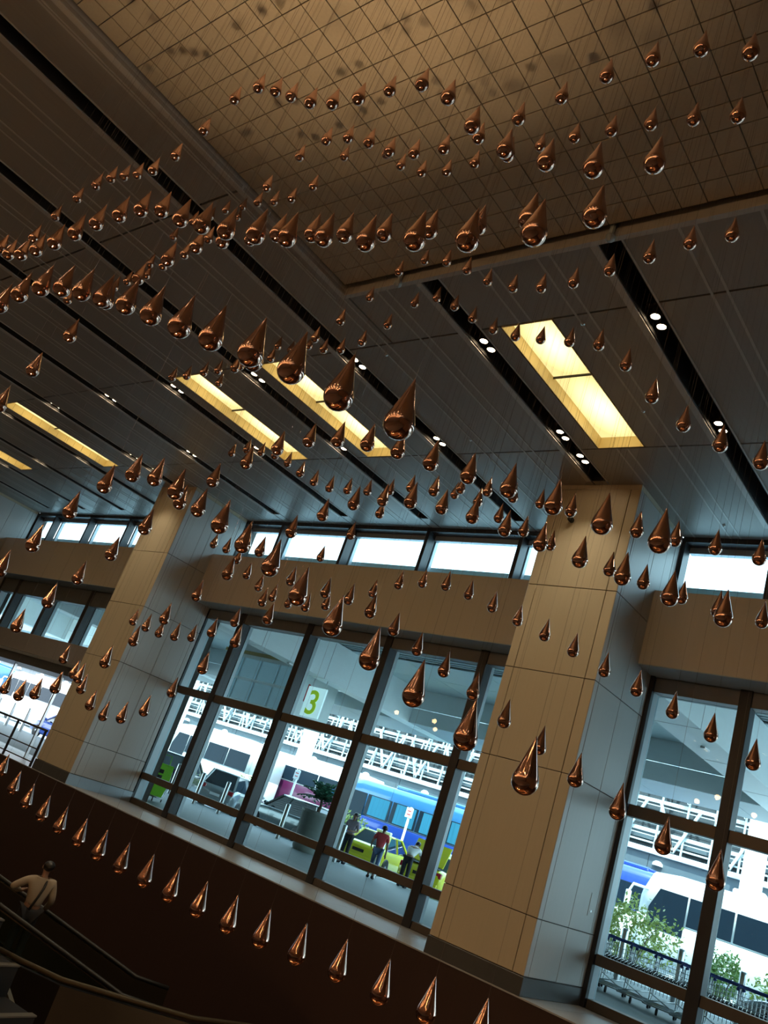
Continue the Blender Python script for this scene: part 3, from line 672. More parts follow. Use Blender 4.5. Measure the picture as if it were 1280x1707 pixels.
# curved parapet with a brass rail at the foot of the well
t = empty('curved_parapet', (0,0,0), label='dark curved parapet with a dull brass rail below the brown wall', cat='parapet')
arc = [(-11.6,7.45,-1.7),(-11.19,7.6,-1.7),(-10.6,7.9,-1.7),(-10.13,8.58,-1.7),(-9.56,9.45,-1.7),(-9.40,10.64,-1.7),(-9.38,11.9,-1.7)]
sec = []
b = MB()
for p, q in zip(arc, arc[1:]): b.add([(p[0],p[1],-5),(q[0],q[1],-5),(q[0],q[1],q[2]-.05),(p[0],p[1],p[2]-.05),(p[0]+.08,p[1]-.04,-5),(q[0]+.08,q[1]-.04,-5),(q[0]+.08,q[1]-.04,q[2]-.05),(p[0]+.08,p[1]-.04,p[2]-.05)],
      [(0,1,2,3),(7,6,5,4),(3,2,6,7),(0,3,7,4),(1,5,6,2)])
b.build('parapet_wall', SKIRT, t)
MB().tube(arc, .035, 8).build('parapet_rail', DULL, t)
# railing at the edge of the entrance floor
t = empty('railing', (0,0,0), label='dark railing with a glass infill in front of the bright entrance', cat='railing')
for x in (-20.85, -22.4, -24.2, -26.0): MB().cbox(x-.03, x+.03, 12.0, 12.05, 0, .95, .006).build('post', BRONZE, t)
MB().tube([(-20.78,12.02,.95),(-27.5,12.02,.95)], .028, 8).build('top_rail', BRONZE, t)
MB().tube([(-20.85,12.02,.45),(-27.5,12.02,.45)], .016, 8).build('middle_rail', BRONZE, t)
MB().tube([(-20.85,12.02,.12),(-27.5,12.02,.12)], .016, 8).build('bottom_rail', BRONZE, t)
MB().box(-27.4,-20.89,12.02,12.03,.14,.93).build('glass_infill', CGLASS, t)
# pendant globes added unseen behind the camera to mirror as dots in the copper
globe = MB().ell((0,0,0), (.11,.11,.11), 14, 9).mesh('globe', LENS2)
capm = MB().lathe([(0,.20),(.04,.20),(.06,.095),(.0,.095)], 12).mesh('lamp_cap', SLOT)
for i in range(13):
    for j, y in enumerate((-3.2, -5.6, -8.0)):
        z = 6.6
        t = empty('added_pendant', (-26+2.3*i+.7*j, y, z), label='added warm globe lamp behind the camera, put there to mirror in the droplets', cat='pendant lamp', group='globe lamps added behind the camera')
        link('globe', globe, t); link('lamp_cap', capm, t)
        MB().tube([(0,0,.2),(0,0,ZC-z)], .006, 5).build('cord', BLACK, t)
# ------------------------------------------------------------------ outside: ground, canopy, car park, coach shelter
GZ = -.10
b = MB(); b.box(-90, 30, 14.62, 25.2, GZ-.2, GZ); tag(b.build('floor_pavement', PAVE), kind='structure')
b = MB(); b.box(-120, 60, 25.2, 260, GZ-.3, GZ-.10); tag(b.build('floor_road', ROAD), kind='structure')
t = empty('entrance_canopy', (0,0,0), label='pale panelled canopy with cross girders over the kerb outside', cat='canopy')
ZU = 6.47
for i in range(26): MB().cbox(-62, 16, 14.66+.22*i, 14.66+.22*i+.13, ZU, ZU+.06, .005).build('louvre_slat', GREYP, t)
MB().box(-62, 16, 14.64, 20.4, ZU+.30, ZU+.34).build('louvre_backing', SLOT, t)
for i in range(26):
    x = -62 + 3.0*i
    MB().box(x+.01, x+2.99, 20.4, 22.4, ZU-.04, ZU).build('soffit_panel', PANEL2, t); MB().box(x+.01, x+2.99, 22.42, 24.48, ZU-.04, ZU).build('soffit_panel', PANEL2, t)
    MB().box(x+.01, x+2.99, 24.5, 24.56, 5.76, ZU+.36).build('fascia_panel', PANEL1, t); MB().box(x+.01, x+2.99, 24.5, 24.56, 5.20, 5.74).build('fascia_panel', PANEL1, t)
    MB().box(x+.01, x+2.99, 24.6, 27.4, 5.20, 5.24).build('under_panel', GREYP, t)
MB().box(-62, 16, 14.64, 27.4, ZU+.34, ZU+.9).build('deck', PANEL2, t)
for gx, gw in ((-6.62,.95), (-19.78,.72), (-32.6,.8), (-45.3,.8), (6.0,.9)):
    b = MB(); b.cbox(gx-gw/2, gx+gw/2, 14.66, 27.42, 5.19, ZU-.02, .01); b.build('girder', PANEL1, t)
    for yy in (16.6, 19.6, 22.6, 25.4): MB().box(gx-gw/2-.004, gx+gw/2+.004, yy, yy+.02, 5.186, ZU-.05).build('girder_joint', GREYP, t)
    if gx in (-6.62, -19.78):
        MB().box(gx-.05, gx+.05, 18.2, 18.5, 5.15, 5.19).build('strip_lamp', WHITE, t)
# glazed block beyond the canopy, two rows of windows
t = empty('glazed_block', (0,0,0), label='pale block with two rows of square windows behind the second window pane', cat='building')
MB().cbox(-27.6, -23.0, 22.0, 24.2, 3.95, 6.43, .02).build('block_wall', PANEL1, t)
MB().box(-27.7, -22.9, 21.92, 22.0, 5.95, 6.08).build('cornice', GOLD, t)
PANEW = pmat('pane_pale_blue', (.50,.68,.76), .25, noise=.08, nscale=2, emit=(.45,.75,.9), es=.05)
for i in range(4):
    for j in range(2):
        a = -27.4 + 1.08*i; z = 4.15 + .88*j
        MB().box(a, a+.94, 21.95, 22.02, z, z+.76).build('window', PANEW, t)
# car park with a lattice front
t = empty('car_park', (0,0,0), label='multi-storey car park with a white pipe lattice front', cat='building')
MB().box(-85, 12, 50.5, 51, GZ-.1, 13).build('inner_wall', DARKC, t)
for z in (2.6, 5.6, 8.6, 11.6): MB().box(-85, 12, 48.4, 50.5, z, z+.45).build('floor_slab', SHELT, t)
bars = MB(); rnd = random.Random(3)
for i in range(15): bars.box(-85, 12, 48.0, 48.07, 4.3+.55*i, 4.3+.55*i+(.09 if i % 3 else .18))
for i in range(24): bars.box(-85, 12, 48.02, 48.05, 4.45+.33*i, 4.45+.33*i+.05)
for i in range(64): bars.beam((-85+1.5*i, 47.9, 3.5), (-85+1.5*i, 47.9, 12.4), .09, .09)
for i in range(32):
    x = -85+3*i
    bars.beam((x, 47.75, 7.6), (x+1.1, 47.75, 5.2), .12, .14); bars.beam((x+2.2, 47.75, 7.6), (x+1.1, 47.75, 5.2), .12, .14)
    bars.beam((x+.4, 47.75, 10.4), (x+1.5, 47.75, 7.9), .12, .14); bars.beam((x+2.6, 47.75, 10.4), (x+1.5, 47.75, 7.9), .12, .14)
for i in range(150):
    x = rnd.uniform(-80, -24); z = rnd.uniform(4.2, 8.6); a = rnd.uniform(-.5, .5)
    bars.beam((x, 47.6, z), (x+a, 47.6, z+rnd.uniform(.8, 2.2)), .08, .08)
tag(bars.build('pipe_lattice', LATT, t), kind='stuff')
t = empty('coach_shelter', (0,0,0), label='long grey coach shelter with a white roof edge over the coaches', cat='shelter')
for i in range(32): MB().cbox(-85+3*i+.01, -82+3*i-.01, 40.0, 40.2, 3.60, 4.30, .01).build('fascia_panel', SHELT, t)
MB().cbox(-85, 12, 39.8, 46.5, 4.30, 4.52, .02).build('roof_edge', WHITE, t)
MB().box(-85, 12, 40.2, 46.5, 3.55, 3.62).build('shelter_ceiling', SHELT, t)
MB().box(-85, 12, 46.5, 46.8, GZ-.1, 4.3).build('rear_wall', GREYC, t)
dm = MB().lathe([(.24,0),(.22,.12),(.12,.20),(0,.22)], 12).mesh('dome_lamp', WHITE)
for i in range(21): link('dome_lamp', dm, t, (-83+4.5*i, 39.9, 3.86))
for x in (-64.8, -51.4, -38.0, -24.6, -11.2, 2.2):
    MB().cbox(x-.36, x+.36, 38.6, 39.3, GZ-.1, 7.8, .03).build('column', WHITE, t)
MB().box(-14.2, -9.0, 39.85, 39.97, 2.2, 3.6).build('navy_board', NAVY, t)
# distant tower crane
t = empty('tower_crane', (-128, 152, GZ-.1), label='faint reddish tower crane in the glare beyond the clerestory', cat='crane')
CRN = pmat('crane_red_glare', (.85,.50,.52), .6, noise=.1)  # red paled towards pink, the glare over it put into the colour
b = MB()
for i in range(28):
    z = 2.5*i
    for sx, sy in ((-1,-1),(1,-1),(1,1),(-1,1)): b.beam((sx,sy,z),(sx,sy,z+2.5),.22,.22)
    b.beam((-1,-1,z),(1,-1,z+2.5),.16,.16); b.beam((1,-1,z),(1,1,z+2.5),.16,.16)
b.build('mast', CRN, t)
b = MB()
for i in range(22):
    x = -14+2*i
    b.beam((x,-.8,66),(x+2,-.8,66),.2,.2); b.beam((x,.8,66),(x+2,.8,66),.2,.2); b.beam((x,0,67.6),(x+2,0,67.6),.2,.2)
    b.beam((x,-.8,66),(x+1,0,67.6),.14,.14); b.beam((x+1,0,67.6),(x+2,-.8,66),.14,.14)
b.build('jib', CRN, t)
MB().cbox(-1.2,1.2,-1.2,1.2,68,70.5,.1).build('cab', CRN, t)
# ------------------------------------------------------------------ vehicles
whl = MB().lathe([(0,-.10),(.25,-.11),(.31,-.10),(.33,-.06),(.33,.06),(.31,.10),(.25,.11),(0,.10)], 20, axis='y').mesh('wheel', TYRE)
rimm = MB().lathe([(0,-.03),(.06,-.03),(.08,.0),(.19,-.01),(.22,.02),(.22,.03),(0,.03)], 16, axis='y').mesh('rim', RIM)
def wheel(t, x, y, s=1.):
    o = link('wheel', whl, t, (x, y, .33*s)); o.scale = (s, 1.05, s)
    r = link('rim', rimm, o, (0, -.09 if y < 0 else .09, 0))
    if y > 0: r.rotation_euler = (0, 0, math.pi)
def car(label, loc, rz, pm, kind='sedan', boot_open=False, name='car', roofbox=False):
    t = empty(name, loc, rz, label=label, cat='taxi' if name == 'taxi' else 'car')
    Lh = {'sedan':2.28,'suv':2.25,'mpv':2.30}[kind]; wd = .88
    hood = {'sedan':.86,'suv':1.02,'mpv':.95}[kind]; belt = {'sedan':.92,'suv':1.05,'mpv':1.0}[kind]; roof = {'sedan':1.46,'suv':1.68,'mpv':1.62}[kind]
    tail = {'sedan':.98,'suv':1.06,'mpv':1.02}[kind]
    st = [(-Lh,.70,.42,.78),(-Lh+.10,.82,.28,tail-.06),(-Lh+.5,wd,.24,tail),(-1.2,wd,.22,belt),(.6,wd,.22,belt),(1.1,wd,.22,hood+.04),(1.7,.85,.24,hood-.03),(Lh-.12,.78,.27,hood-.16),(Lh,.62,.40,.62)]
    secs = [[(x,-w_,zb+.10),(x,-w_,zt-.14),(x,-w_+.06,zt-.03),(x,-w_+.22,zt),(x,w_-.22,zt),(x,w_-.06,zt-.03),(x,w_,zt-.14),(x,w_,zb+.10),(x,w_-.1,zb),(x,-w_+.1,zb)] for x, w_, zb, zt in st]
    MB().loft(secs).build('body', pm, t)
    rear = {'sedan':-1.55,'suv':-2.12,'mpv':-2.15}[kind]; rtop = {'sedan':-.95,'suv':-1.80,'mpv':-1.85}[kind]
    ring0 = [(rear,-.76),(1.15,-.76),(1.15,.76),(rear,.76)]; ring1 = [(rtop,-.60),(.30,-.60),(.30,.60),(rtop,.60)]
    zb_ = belt-.03
    MB().loft([[(x,y,zb_) for x,y in ring0],[(x,y,roof-.05) for x,y in ring1]], smooth=False).build('windows', CARGLASS, t)
    MB().loft([[(x*1.01,y*1.02,roof-.07) for x,y in ring1],[(x*.97,y*.94,roof-.01) for x,y in ring1],[(x*.8,y*.7,roof+.015) for x,y in ring1]]).build('roof', pm, t)
    b = MB()
    for (a, c) in zip(ring0, ring1): b.beam((a[0],a[1],zb_-.02),(c[0],c[1],roof-.04), .09, .07)
    for y0, y1 in ((-.765,-.605),(.765,.605)): b.beam((-.15,y0,zb_),(-.25,y1,roof-.04), .08, .05)
    b.build('pillars', pm, t)
    for x in (-1.42, 1.38):
        for y in (-.80, .80): wheel(t, x, y)
    for s_ in (-1, 1):
        MB().cbox(-Lh+.02, -Lh+.22, s_*.66-.13, s_*.66+.13, tail-.28, tail-.10, .02).build('tail_light', TAIL, t)
        MB().cbox(Lh-.24, Lh-.06, s_*.60-.13, s_*.60+.13, hood-.30, hood-.17, .02).build('headlight', WHITE, t)
        MB().ell((.85, s_*.98, belt+.08), (.08,.12,.08)).build('side_mirror', pm, t)
    MB().box(-Lh-.012, -Lh+.02, -.24, .24, .60, .71).build('number_plate', SLOT if name == 'taxi' else WHITE, t)
    MB().cbox(-Lh-.05, -Lh+.15, -.74, .74, .32, .50, .03).build('rear_bumper', pm, t)
    if boot_open:
        MB().obox((-Lh+.62, 0, tail+.42), (.42*.55,0,.42*.83), (0,.66,0), (-.025*.83,0,.025*.55)).build('open_boot_lid', pm, t)
        MB().box(-Lh+.10, -Lh+.70, -.60, .60, tail-.02, tail+.012).build('boot_opening', SLOT, t)
    if name == 'taxi': MB().cbox(-.35, -.15, -.32, .32, roof, roof+.13, .03).build('roof_sign', WHITE, t)
    return t
def coach(label, loc, rz, length, low, up, glassm=COACHGL, stripe=None, h=3.5, curt=False, bl=1.9):
    t = empty('coach', loc, rz, label=label, cat='coach'); a = length/2; wd = 1.25
    def sec(x, w_, z0, z1, r): return [(x,-w_,z0),(x,-w_,z1-r),(x,-w_+r*.3,z1-r*.3),(x,-w_+r,z1),(x,w_-r,z1),(x,w_-r*.3,z1-r*.3),(x,w_,z1-r),(x,w_,z0)]
    MB().loft([sec(-a,wd-.08,.35,bl,.05),sec(-a+.1,wd,.32,bl,.05),sec(a-.5,wd,.32,bl,.05),sec(a-.05,wd-.06,.32,bl,.05),sec(a,wd-.18,.40,bl-.05,.05)]).build('body', low, t)
    MB().loft([sec(-a,wd-.08,bl,h-.1,.25),sec(-a+.15,wd,bl,h,.28),sec(a-1.3,wd,bl,h,.28),sec(a-.35,wd-.06,bl,h-.1,.28),sec(a-.05,wd-.15,bl,h-.75,.25)]).build('upper_body', up, t)
    n = max(2, int((length-2.2)/1.55))
    for s_ in (-1, 1):
        for i in range(n):
            x0 = -a+.35+(length-2.1)*i/n; x1 = -a+.35+(length-2.1)*(i+1)/n - .07
            wi = MB().cbox(x0, x1, s_*wd-.02, s_*wd+.02, bl+.04, h-.62, .012).build('side_window', glassm, t)
            if curt: MB().box(x0+.1, x1-.25, s_*(wd+.018), s_*(wd+.03), bl+.08, h-.66).build('curtain', CURT, wi)
        MB().prism([(a-1.75,bl-.35),(a-.42,bl-.35),(a-.45,bl+.3),(a-.75,h-.62),(a-1.75,h-.62)], s_*wd-.02, s_*wd+.02).build('driver_window', glassm, t)
        MB().tube([(a-.3,s_*(wd-.1),2.75),(a+.15,s_*(wd+.22),2.75),(a+.25,s_*(wd+.28),2.45)], .05, 8).build('mirror_arm', up, t)
        MB().cbox(a+.18, a+.32, s_*(wd+.27)-.13, s_*(wd+.27)+.13, 1.95, 2.5, .03).build('wing_mirror', up, t)
        if stripe: MB().box(-a+.2, a-.4, s_*wd-.012, s_*wd+.012, 1.0, 1.4).build('side_stripe', stripe, t)
    MB().loft([[(a-.02,-1.05,bl-.5),(a-.02,1.05,bl-.5)],[(a+.02,-1.08,bl-.3),(a+.02,1.08,bl-.3)],[(a-.30,-1.10,h-.25),(a-.30,1.10,h-.25)],[(a-.36,-1.0,h-.2),(a-.36,1.0,h-.2)]], caps=False).build('windscreen', CARGLASS, t)
    for x in (-a+2.2, a-2.3):
        for y in (-1.12, 1.12): wheel(t, x, y, 1.45)
    MB().cbox(-a+1, a-3, -.9, .9, h-.02, h+.16, .05).build('roof_unit', up, t)
    return t
RZ = GZ-.10
PI = math.pi
coach('blue coach with cyan curtains behind the yellow taxis', (-22.6, 33.5, RZ), PI, 11.5, BLUE, LBLUE, curt=True)
coach('purple and white bus behind the potted palm', (-33.2, 36.2, RZ), PI, 9.0, PURP, COACHW, bl=2.3, h=3.7)
coach('white coach with a large arched front window behind the silver car', (-38.4, 33.2, RZ), PI, 7.6, COACHW, COACHW)
coach('white coach behind the luggage trolleys, seen through the right window', (-7.0, 33.0, RZ), PI, 11.6, COACHW, COACHW)
coach('white coach standing end to end with the trolley-side coach, mostly behind the right pillar', (-17.2, 36.6, RZ), PI, 8.0, COACHW, NAVY)
coach('white coach outside the entrance on the left', (-58.0, 33.0, RZ), PI, 11.0, COACHW, COACHW)
coach('blue coach at the far left, past the entrance railing', (-72.0, 33.0, RZ), PI, 11.0, BLUE, LBLUE, curt=True)
# white box van
t = empty('box_van', (-45.6, 32.4, RZ), PI, label='white box van seen above the hedge, far left pane of the middle window', cat='van')
MB().cbox(-2.6, 1.0, -1.05, 1.05, .6, 2.9, .06).build('cargo_box', COACHW, t)
MB().loft([[(1.02,-.98,.45),(1.02,.98,.45),(1.02,.98,2.3),(1.02,-.98,2.3)],[(1.9,-.95,.45),(1.9,.95,.45),(1.9,.9,2.0),(1.9,-.9,2.0)],[(2.6,-.9,.5),(2.6,.9,.5),(2.6,.88,1.2),(2.6,-.88,1.2)]], smooth=False).build('cab', COACHW, t)
MB().loft([[(1.93,-.8,1.95),(1.93,.8,1.95)],[(2.62,-.82,1.22),(2.62,.82,1.22)]], caps=False).build('windscreen', CARGLASS, t)
MB().box(-2.5, 2.4, -.9, .9, .4, .62).build('chassis', SLOT, t)
for x in (-1.6, 1.8):
    for y in (-.95, .95): wheel(t, x, y, 1.1)
car('yellow taxi with its rear to the kerb, behind the woman', (-21.8, 28.3, RZ), PI/2+.28, YEL, name='taxi')
car('yellow taxi with its boot wide open, a person leaning in', (-18.65, 28.0, RZ), PI/2+.28, YEL, boot_open=True, name='taxi')
car('silver SUV with its rear to the kerb, two bollards before it', (-29.9, 26.6+.7, RZ), PI/2+.45, SILV, 'suv')
car('dark car behind the lime green bag', (-34.0, 27.2, RZ), PI/2+.5, DARKC, 'suv')
car('grey people carrier parked side-on beside the concrete planter', (-25.6, 26.9, RZ), PI-.08, GREYC, 'mpv')
car('silver car cut off by the right picture edge', (-4.2, 23.5, GZ), PI-.05, SILV, 'sedan')
car('blue car outside the entrance on the left', (-44.5, 26.8, RZ), PI+.1, paint('car_blue', (.03,.10,.50)), 'mpv')
# ------------------------------------------------------------------ street furniture
bol = MB().lathe([(.09,0),(.09,1.20),(.075,1.25),(0,1.255)], 14).mesh('bollard', STEEL)
BX = [-50,-48.3,-46.6,-44.9,-43.2,-29.6,-27.9,-26.3,-22.8,-19.9,-18.1,-9.6,-8.1,-6.6]
for i, x in enumerate(BX):
    lab = ('brushed steel bollard outside the entrance, ' + ORD[i] + ' from the left' if x < -40 else
           ['outermost on the left','left of the silver SUV','in front of the silver SUV','in front of the grey people carrier','in front of the woman','beside the person in red'][i-5] if x < -15 else
           ['beside the leftmost trolley','behind the second bush','before the white coach wheel','near the silver car bonnet'][i-11])
    if not lab.startswith('brushed'): lab = 'brushed steel bollard ' + lab
    tag(link('bollard', bol, None, (x, 23.5, GZ)), lab, 'bollard', 'steel bollards along the kerb')
def sign_pole(x, y, label):
    t = empty('sign_pole', (x, y, GZ), label=label, cat='sign', group='slim white sign poles')
    MB().lathe([(.055,0),(.055,2.75),(0,2.76)], 10).build('pole', WHITE, t)
    MB().cbox(-.19, .19, -.075, -.055, 2.3, 2.72, .006).build('sign_plate', WHITE, t)
    MB().box(-.10, .10, -.08, -.076, 2.42, 2.46).build('red_mark', REDW, t); MB().box(-.10, .10, -.08, -.076, 2.56, 2.60).build('red_mark', REDW, t)
sign_pole(-23.2, 31.3, 'slim white sign pole before the blue coach')
sign_pole(-29.4, 30.2, 'slim white sign pole before the purple bus')
t = empty('door_sign', (-19.9, 20.0, 3.92), label='pale hanging sign with a large lime green numeral three', cat='sign')
MB().cbox(-.42, .42, -.04, .04, 0, 1.0, .01).build('sign_board', SIGNW, t)
MB().cbox(-.46, -.43, -.05, .05, .45, 1.05, .006).build('side_strip', REDW, t)
for x in (-.3, .3): MB().tube([(x,0,1.0),(x,0,1.268)], .015, 6).build('hanger', STEEL, t)
fc = bpy.data.curves.new('numeral', 'FONT'); fc.body = '3'; fc.size = 1.12; fc.extrude = .012; fc.align_x = 'CENTER'; fc.offset = .012
fc.materials.append(LIMES)
ft = bpy.data.objects.new('numeral_curve', fc); nme = bpy.data.meshes.new_from_object(ft); bpy.data.objects.remove(ft)
fo = link('numeral', nme, t); fo.location = (0, -.055, .10); fo.rotation_euler = (PI/2, 0, 0)
# planter and palm
t = empty('planter', (-20.6, 22.7, GZ), label='tall round concrete planter holding a palm', cat='planter')
MB().lathe([(.42,0),(.47,.1),(.52,1.22),(.55,1.24),(.55,1.34),(.49,1.35),(.47,1.25),(0,1.24)], 26).build('pot', CONC, t)
t = empty('palm', (-20.6, 22.7, GZ+1.22), label='small dark green palm growing in the concrete planter', cat='palm')
MB().tube([(0,0,0),(.05,0,.35),(.02,0,.45),(0,0,.58)], [.07,.05,.045,.05], 8).build('stem', TRUNK, t)
for i in range(34):
    a = i*2.4; el = .05+1.25*((i*7) % 34)/34; b = MB(); L = .92; n = 5
    pts = [Vector((math.cos(a)*L*q/n*math.cos(el), math.sin(a)*L*q/n*math.cos(el), 0.55+L*q/n*math.sin(el)-.28*(q/n)**2)) for q in range(n+1)]
    b.tube(pts, .006, 4)
    sd = Vector((-math.sin(a), math.cos(a), 0))
    for q in range(1, n+1):
        d = (pts[q]-pts[q-1]).normalized(); wq = .26*(1.2-q/n*.8)
        for s_ in (-1, 1):
            p0 = pts[q-1]; b.add([p0, p0+d*.14, p0+sd*s_*wq+d*.18-Vector((0,0,.04)), p0+sd*s_*wq+d*.12-Vector((0,0,.05))], [(0,1,2,3)])
    b.build('frond', PALM, t)
def bush(x, y, r, h, m, label, n=1100):
    t = empty('bush', (x, y, RZ), label=label, cat='bush', group='bushes along the road edge'); rr = random.Random(int(x*10)); b = MB(); s2 = MB()
    for i in range(9):
        a = rr.uniform(0, 6.28); q = Vector((math.cos(a)*r*.6, math.sin(a)*r*.4, h*rr.uniform(.6,.9))); s2.tube([(q.x*.2,q.y*.2,0), q*.6, q], [.02,.014,.006], 5)
    for i in range(n):
        a = rr.uniform(0, 6.28); u = rr.uniform(-1, 1); ra = rr.uniform(.45, 1)**.5
        lump = 1+.25*math.sin(3*a+x)+.15*math.sin(7*a)
        p = Vector((math.cos(a)*math.sqrt(1-u*u)*r*ra*lump, math.sin(a)*math.sqrt(1-u*u)*r*.7*ra, h*.58+u*h*.42*ra*lump))
        d = Vector((rr.uniform(-1,1), rr.uniform(-1,1), rr.uniform(-.4,1))).normalized(); e = d.orthogonal().normalized(); s_ = rr.uniform(.05,.10)
        b.add([p-d*s_, p+e*s_*.45, p+d*s_, p-e*s_*.45], [(0,1,2,3)])
    b.build('foliage', m, t); s2.build('stems', TRUNK, t)
bush(-39.5, 29.4, 1.6, 1.75, LEAF2, 'yellow green hedge bush before the white box van')
bush(-33.4, 30.9, 1.2, 1.7, LEAF2, 'yellow green bush behind the silver SUV')
bush(-31.0, 32.2, .9, 1.5, LEAF, 'darker green bush at the right of the silver SUV')
bush(-28.9, 31.6, .8, 1.5, LEAF2, 'small pale bush before the purple bus')
bush(-25.6, 30.3, 1.2, 1.75, LEAF2, 'yellow green bush between the first taxi and the blue coach')
bush(-17.9, 31.0, 1.0, 1.5, LEAF2, 'yellow green bush beside the right pillar')
bush(-11.0, 27.4, 1.25, 2.1, LEAF2, 'large leafy bush behind the luggage trolleys', 1700)
bush(-8.75, 28.9, .75, 1.55, LEAF, 'lower leafy bush right of the large trolley-side bush')
bush(-6.4, 28.2, 1.2, 1.5, LEAF2, 'wide pale bush above the silver car bonnet', 1500)
# luggage trolleys nested in a row
def trolley(x, y, label, ang):
    t = empty('luggage_trolley', (x, y, GZ), ang, label=label, cat='trolley', group='nested luggage trolleys outside the right window')
    b = MB()
    for s_ in (-.28, .28):
        b.tube([(s_,-.45,.14),(s_,.35,.16),(s_*1.05,.42,.30),(s_*1.05,.48,1.0)], .016, 6)
    b.tube([(-.28,-.45,.14),(.28,-.45,.14)], .016, 6)
    for i in range(6): b.tube([(-.28,-.35+.13*i,.16),(.28,-.35+.13*i,.16)], .010, 5)
    for z in (.40,.55,.68): b.tube([(-.29,.44,z),(.29,.44,z)], .010, 5)
    b.build('frame', STEEL, t)
    b = MB(); b.tube([(-.33,.46,.98),(-.30,.52,1.05),(.30,.52,1.05),(.33,.46,.98)], .035, 8); b.build('handle', BINN, t)
    b = MB()
    for i in range(8):
        x_ = -.26+.52*i/7
        b.tube([(x_,.44,.30),(x_,.47,.95)], .006, 4); b.tube([(x_,.43,.70),(x_,.12,.66),(x_,.08,.90)], .005, 4)
    for z in (.74,.82,.90): b.tube([(-.27,.44,z),(-.27,.08,z),(.27,.08,z),(.27,.44,z)], .006, 4)
    for s_ in (-.27,.27):
        for y_ in (.14,.22,.30,.38): b.tube([(s_,y_,.67),(s_,y_,.90)], .005, 4)
    b.build('basket', STEEL, t)
    b = MB(); b.tube([(-.28,.40,.30),(.20,-.30,.20)], .012, 5); b.tube([(.28,.40,.30),(-.20,-.30,.20)], .012, 5); b.build('cross_brace', STEEL, t)
    MB().cbox(-.27,.27,.485,.505,.45,.70,.006).build('panel', DARKC, t)
    for px, py in ((-.28,.36),(.28,.36),(0,-.42)): MB().lathe([(0,-.02),(.06,-.02),(.065,0),(.06,.02),(0,.02)], 10, axis='x').xf(Matrix.Translation((px,py,.065))).build('wheel', TYRE, t)
    return t
for i in range(13):
    trolley(-9.2+.60*i, 19.6-.13*i, ('steel luggage trolley with a navy handle, ' + ORD[i] + ' from the left in the nested row') if i < 7 else
            ('steel luggage trolley with a navy handle, ' + (ORD[12-i] + ' from the right' if i < 12 else 'last on the right') + ' in the nested row'), .22)
t = trolley(-23.3, 17.95, 'steel luggage trolley carrying the lime green bag', .9)
t['group'] = 'trolley by the left end of the middle window'
t = empty('tote_bag', (-23.2, 17.82, GZ+.17), .9, label='lime green fabric bag standing on a luggage trolley', cat='bag')
MB().loft([[(-.28,-.16,0),(.28,-.16,0),(.28,.16,0),(-.28,.16,0)],[(-.34,-.20,.4),(.34,-.20,.4),(.34,.20,.4),(-.34,.20,.4)],[(-.31,-.15,1.0),(.31,-.15,1.0),(.31,.15,1.0),(-.31,.15,1.0)]], smooth=False).build('bag_body', LIME, t)
MB().tube([(-.16,-.16,.96),(-.13,-.14,1.28),(.13,-.14,1.28),(.16,-.16,.96)], .016, 6).build('handle', LIME, t)
MB().box(-.20,.06,-.212,-.17,.54,.64).build('dark_print', SLOT, t); MB().box(-.20,.06,-.205,-.16,.70,.82).build('dark_print', SLOT, t)
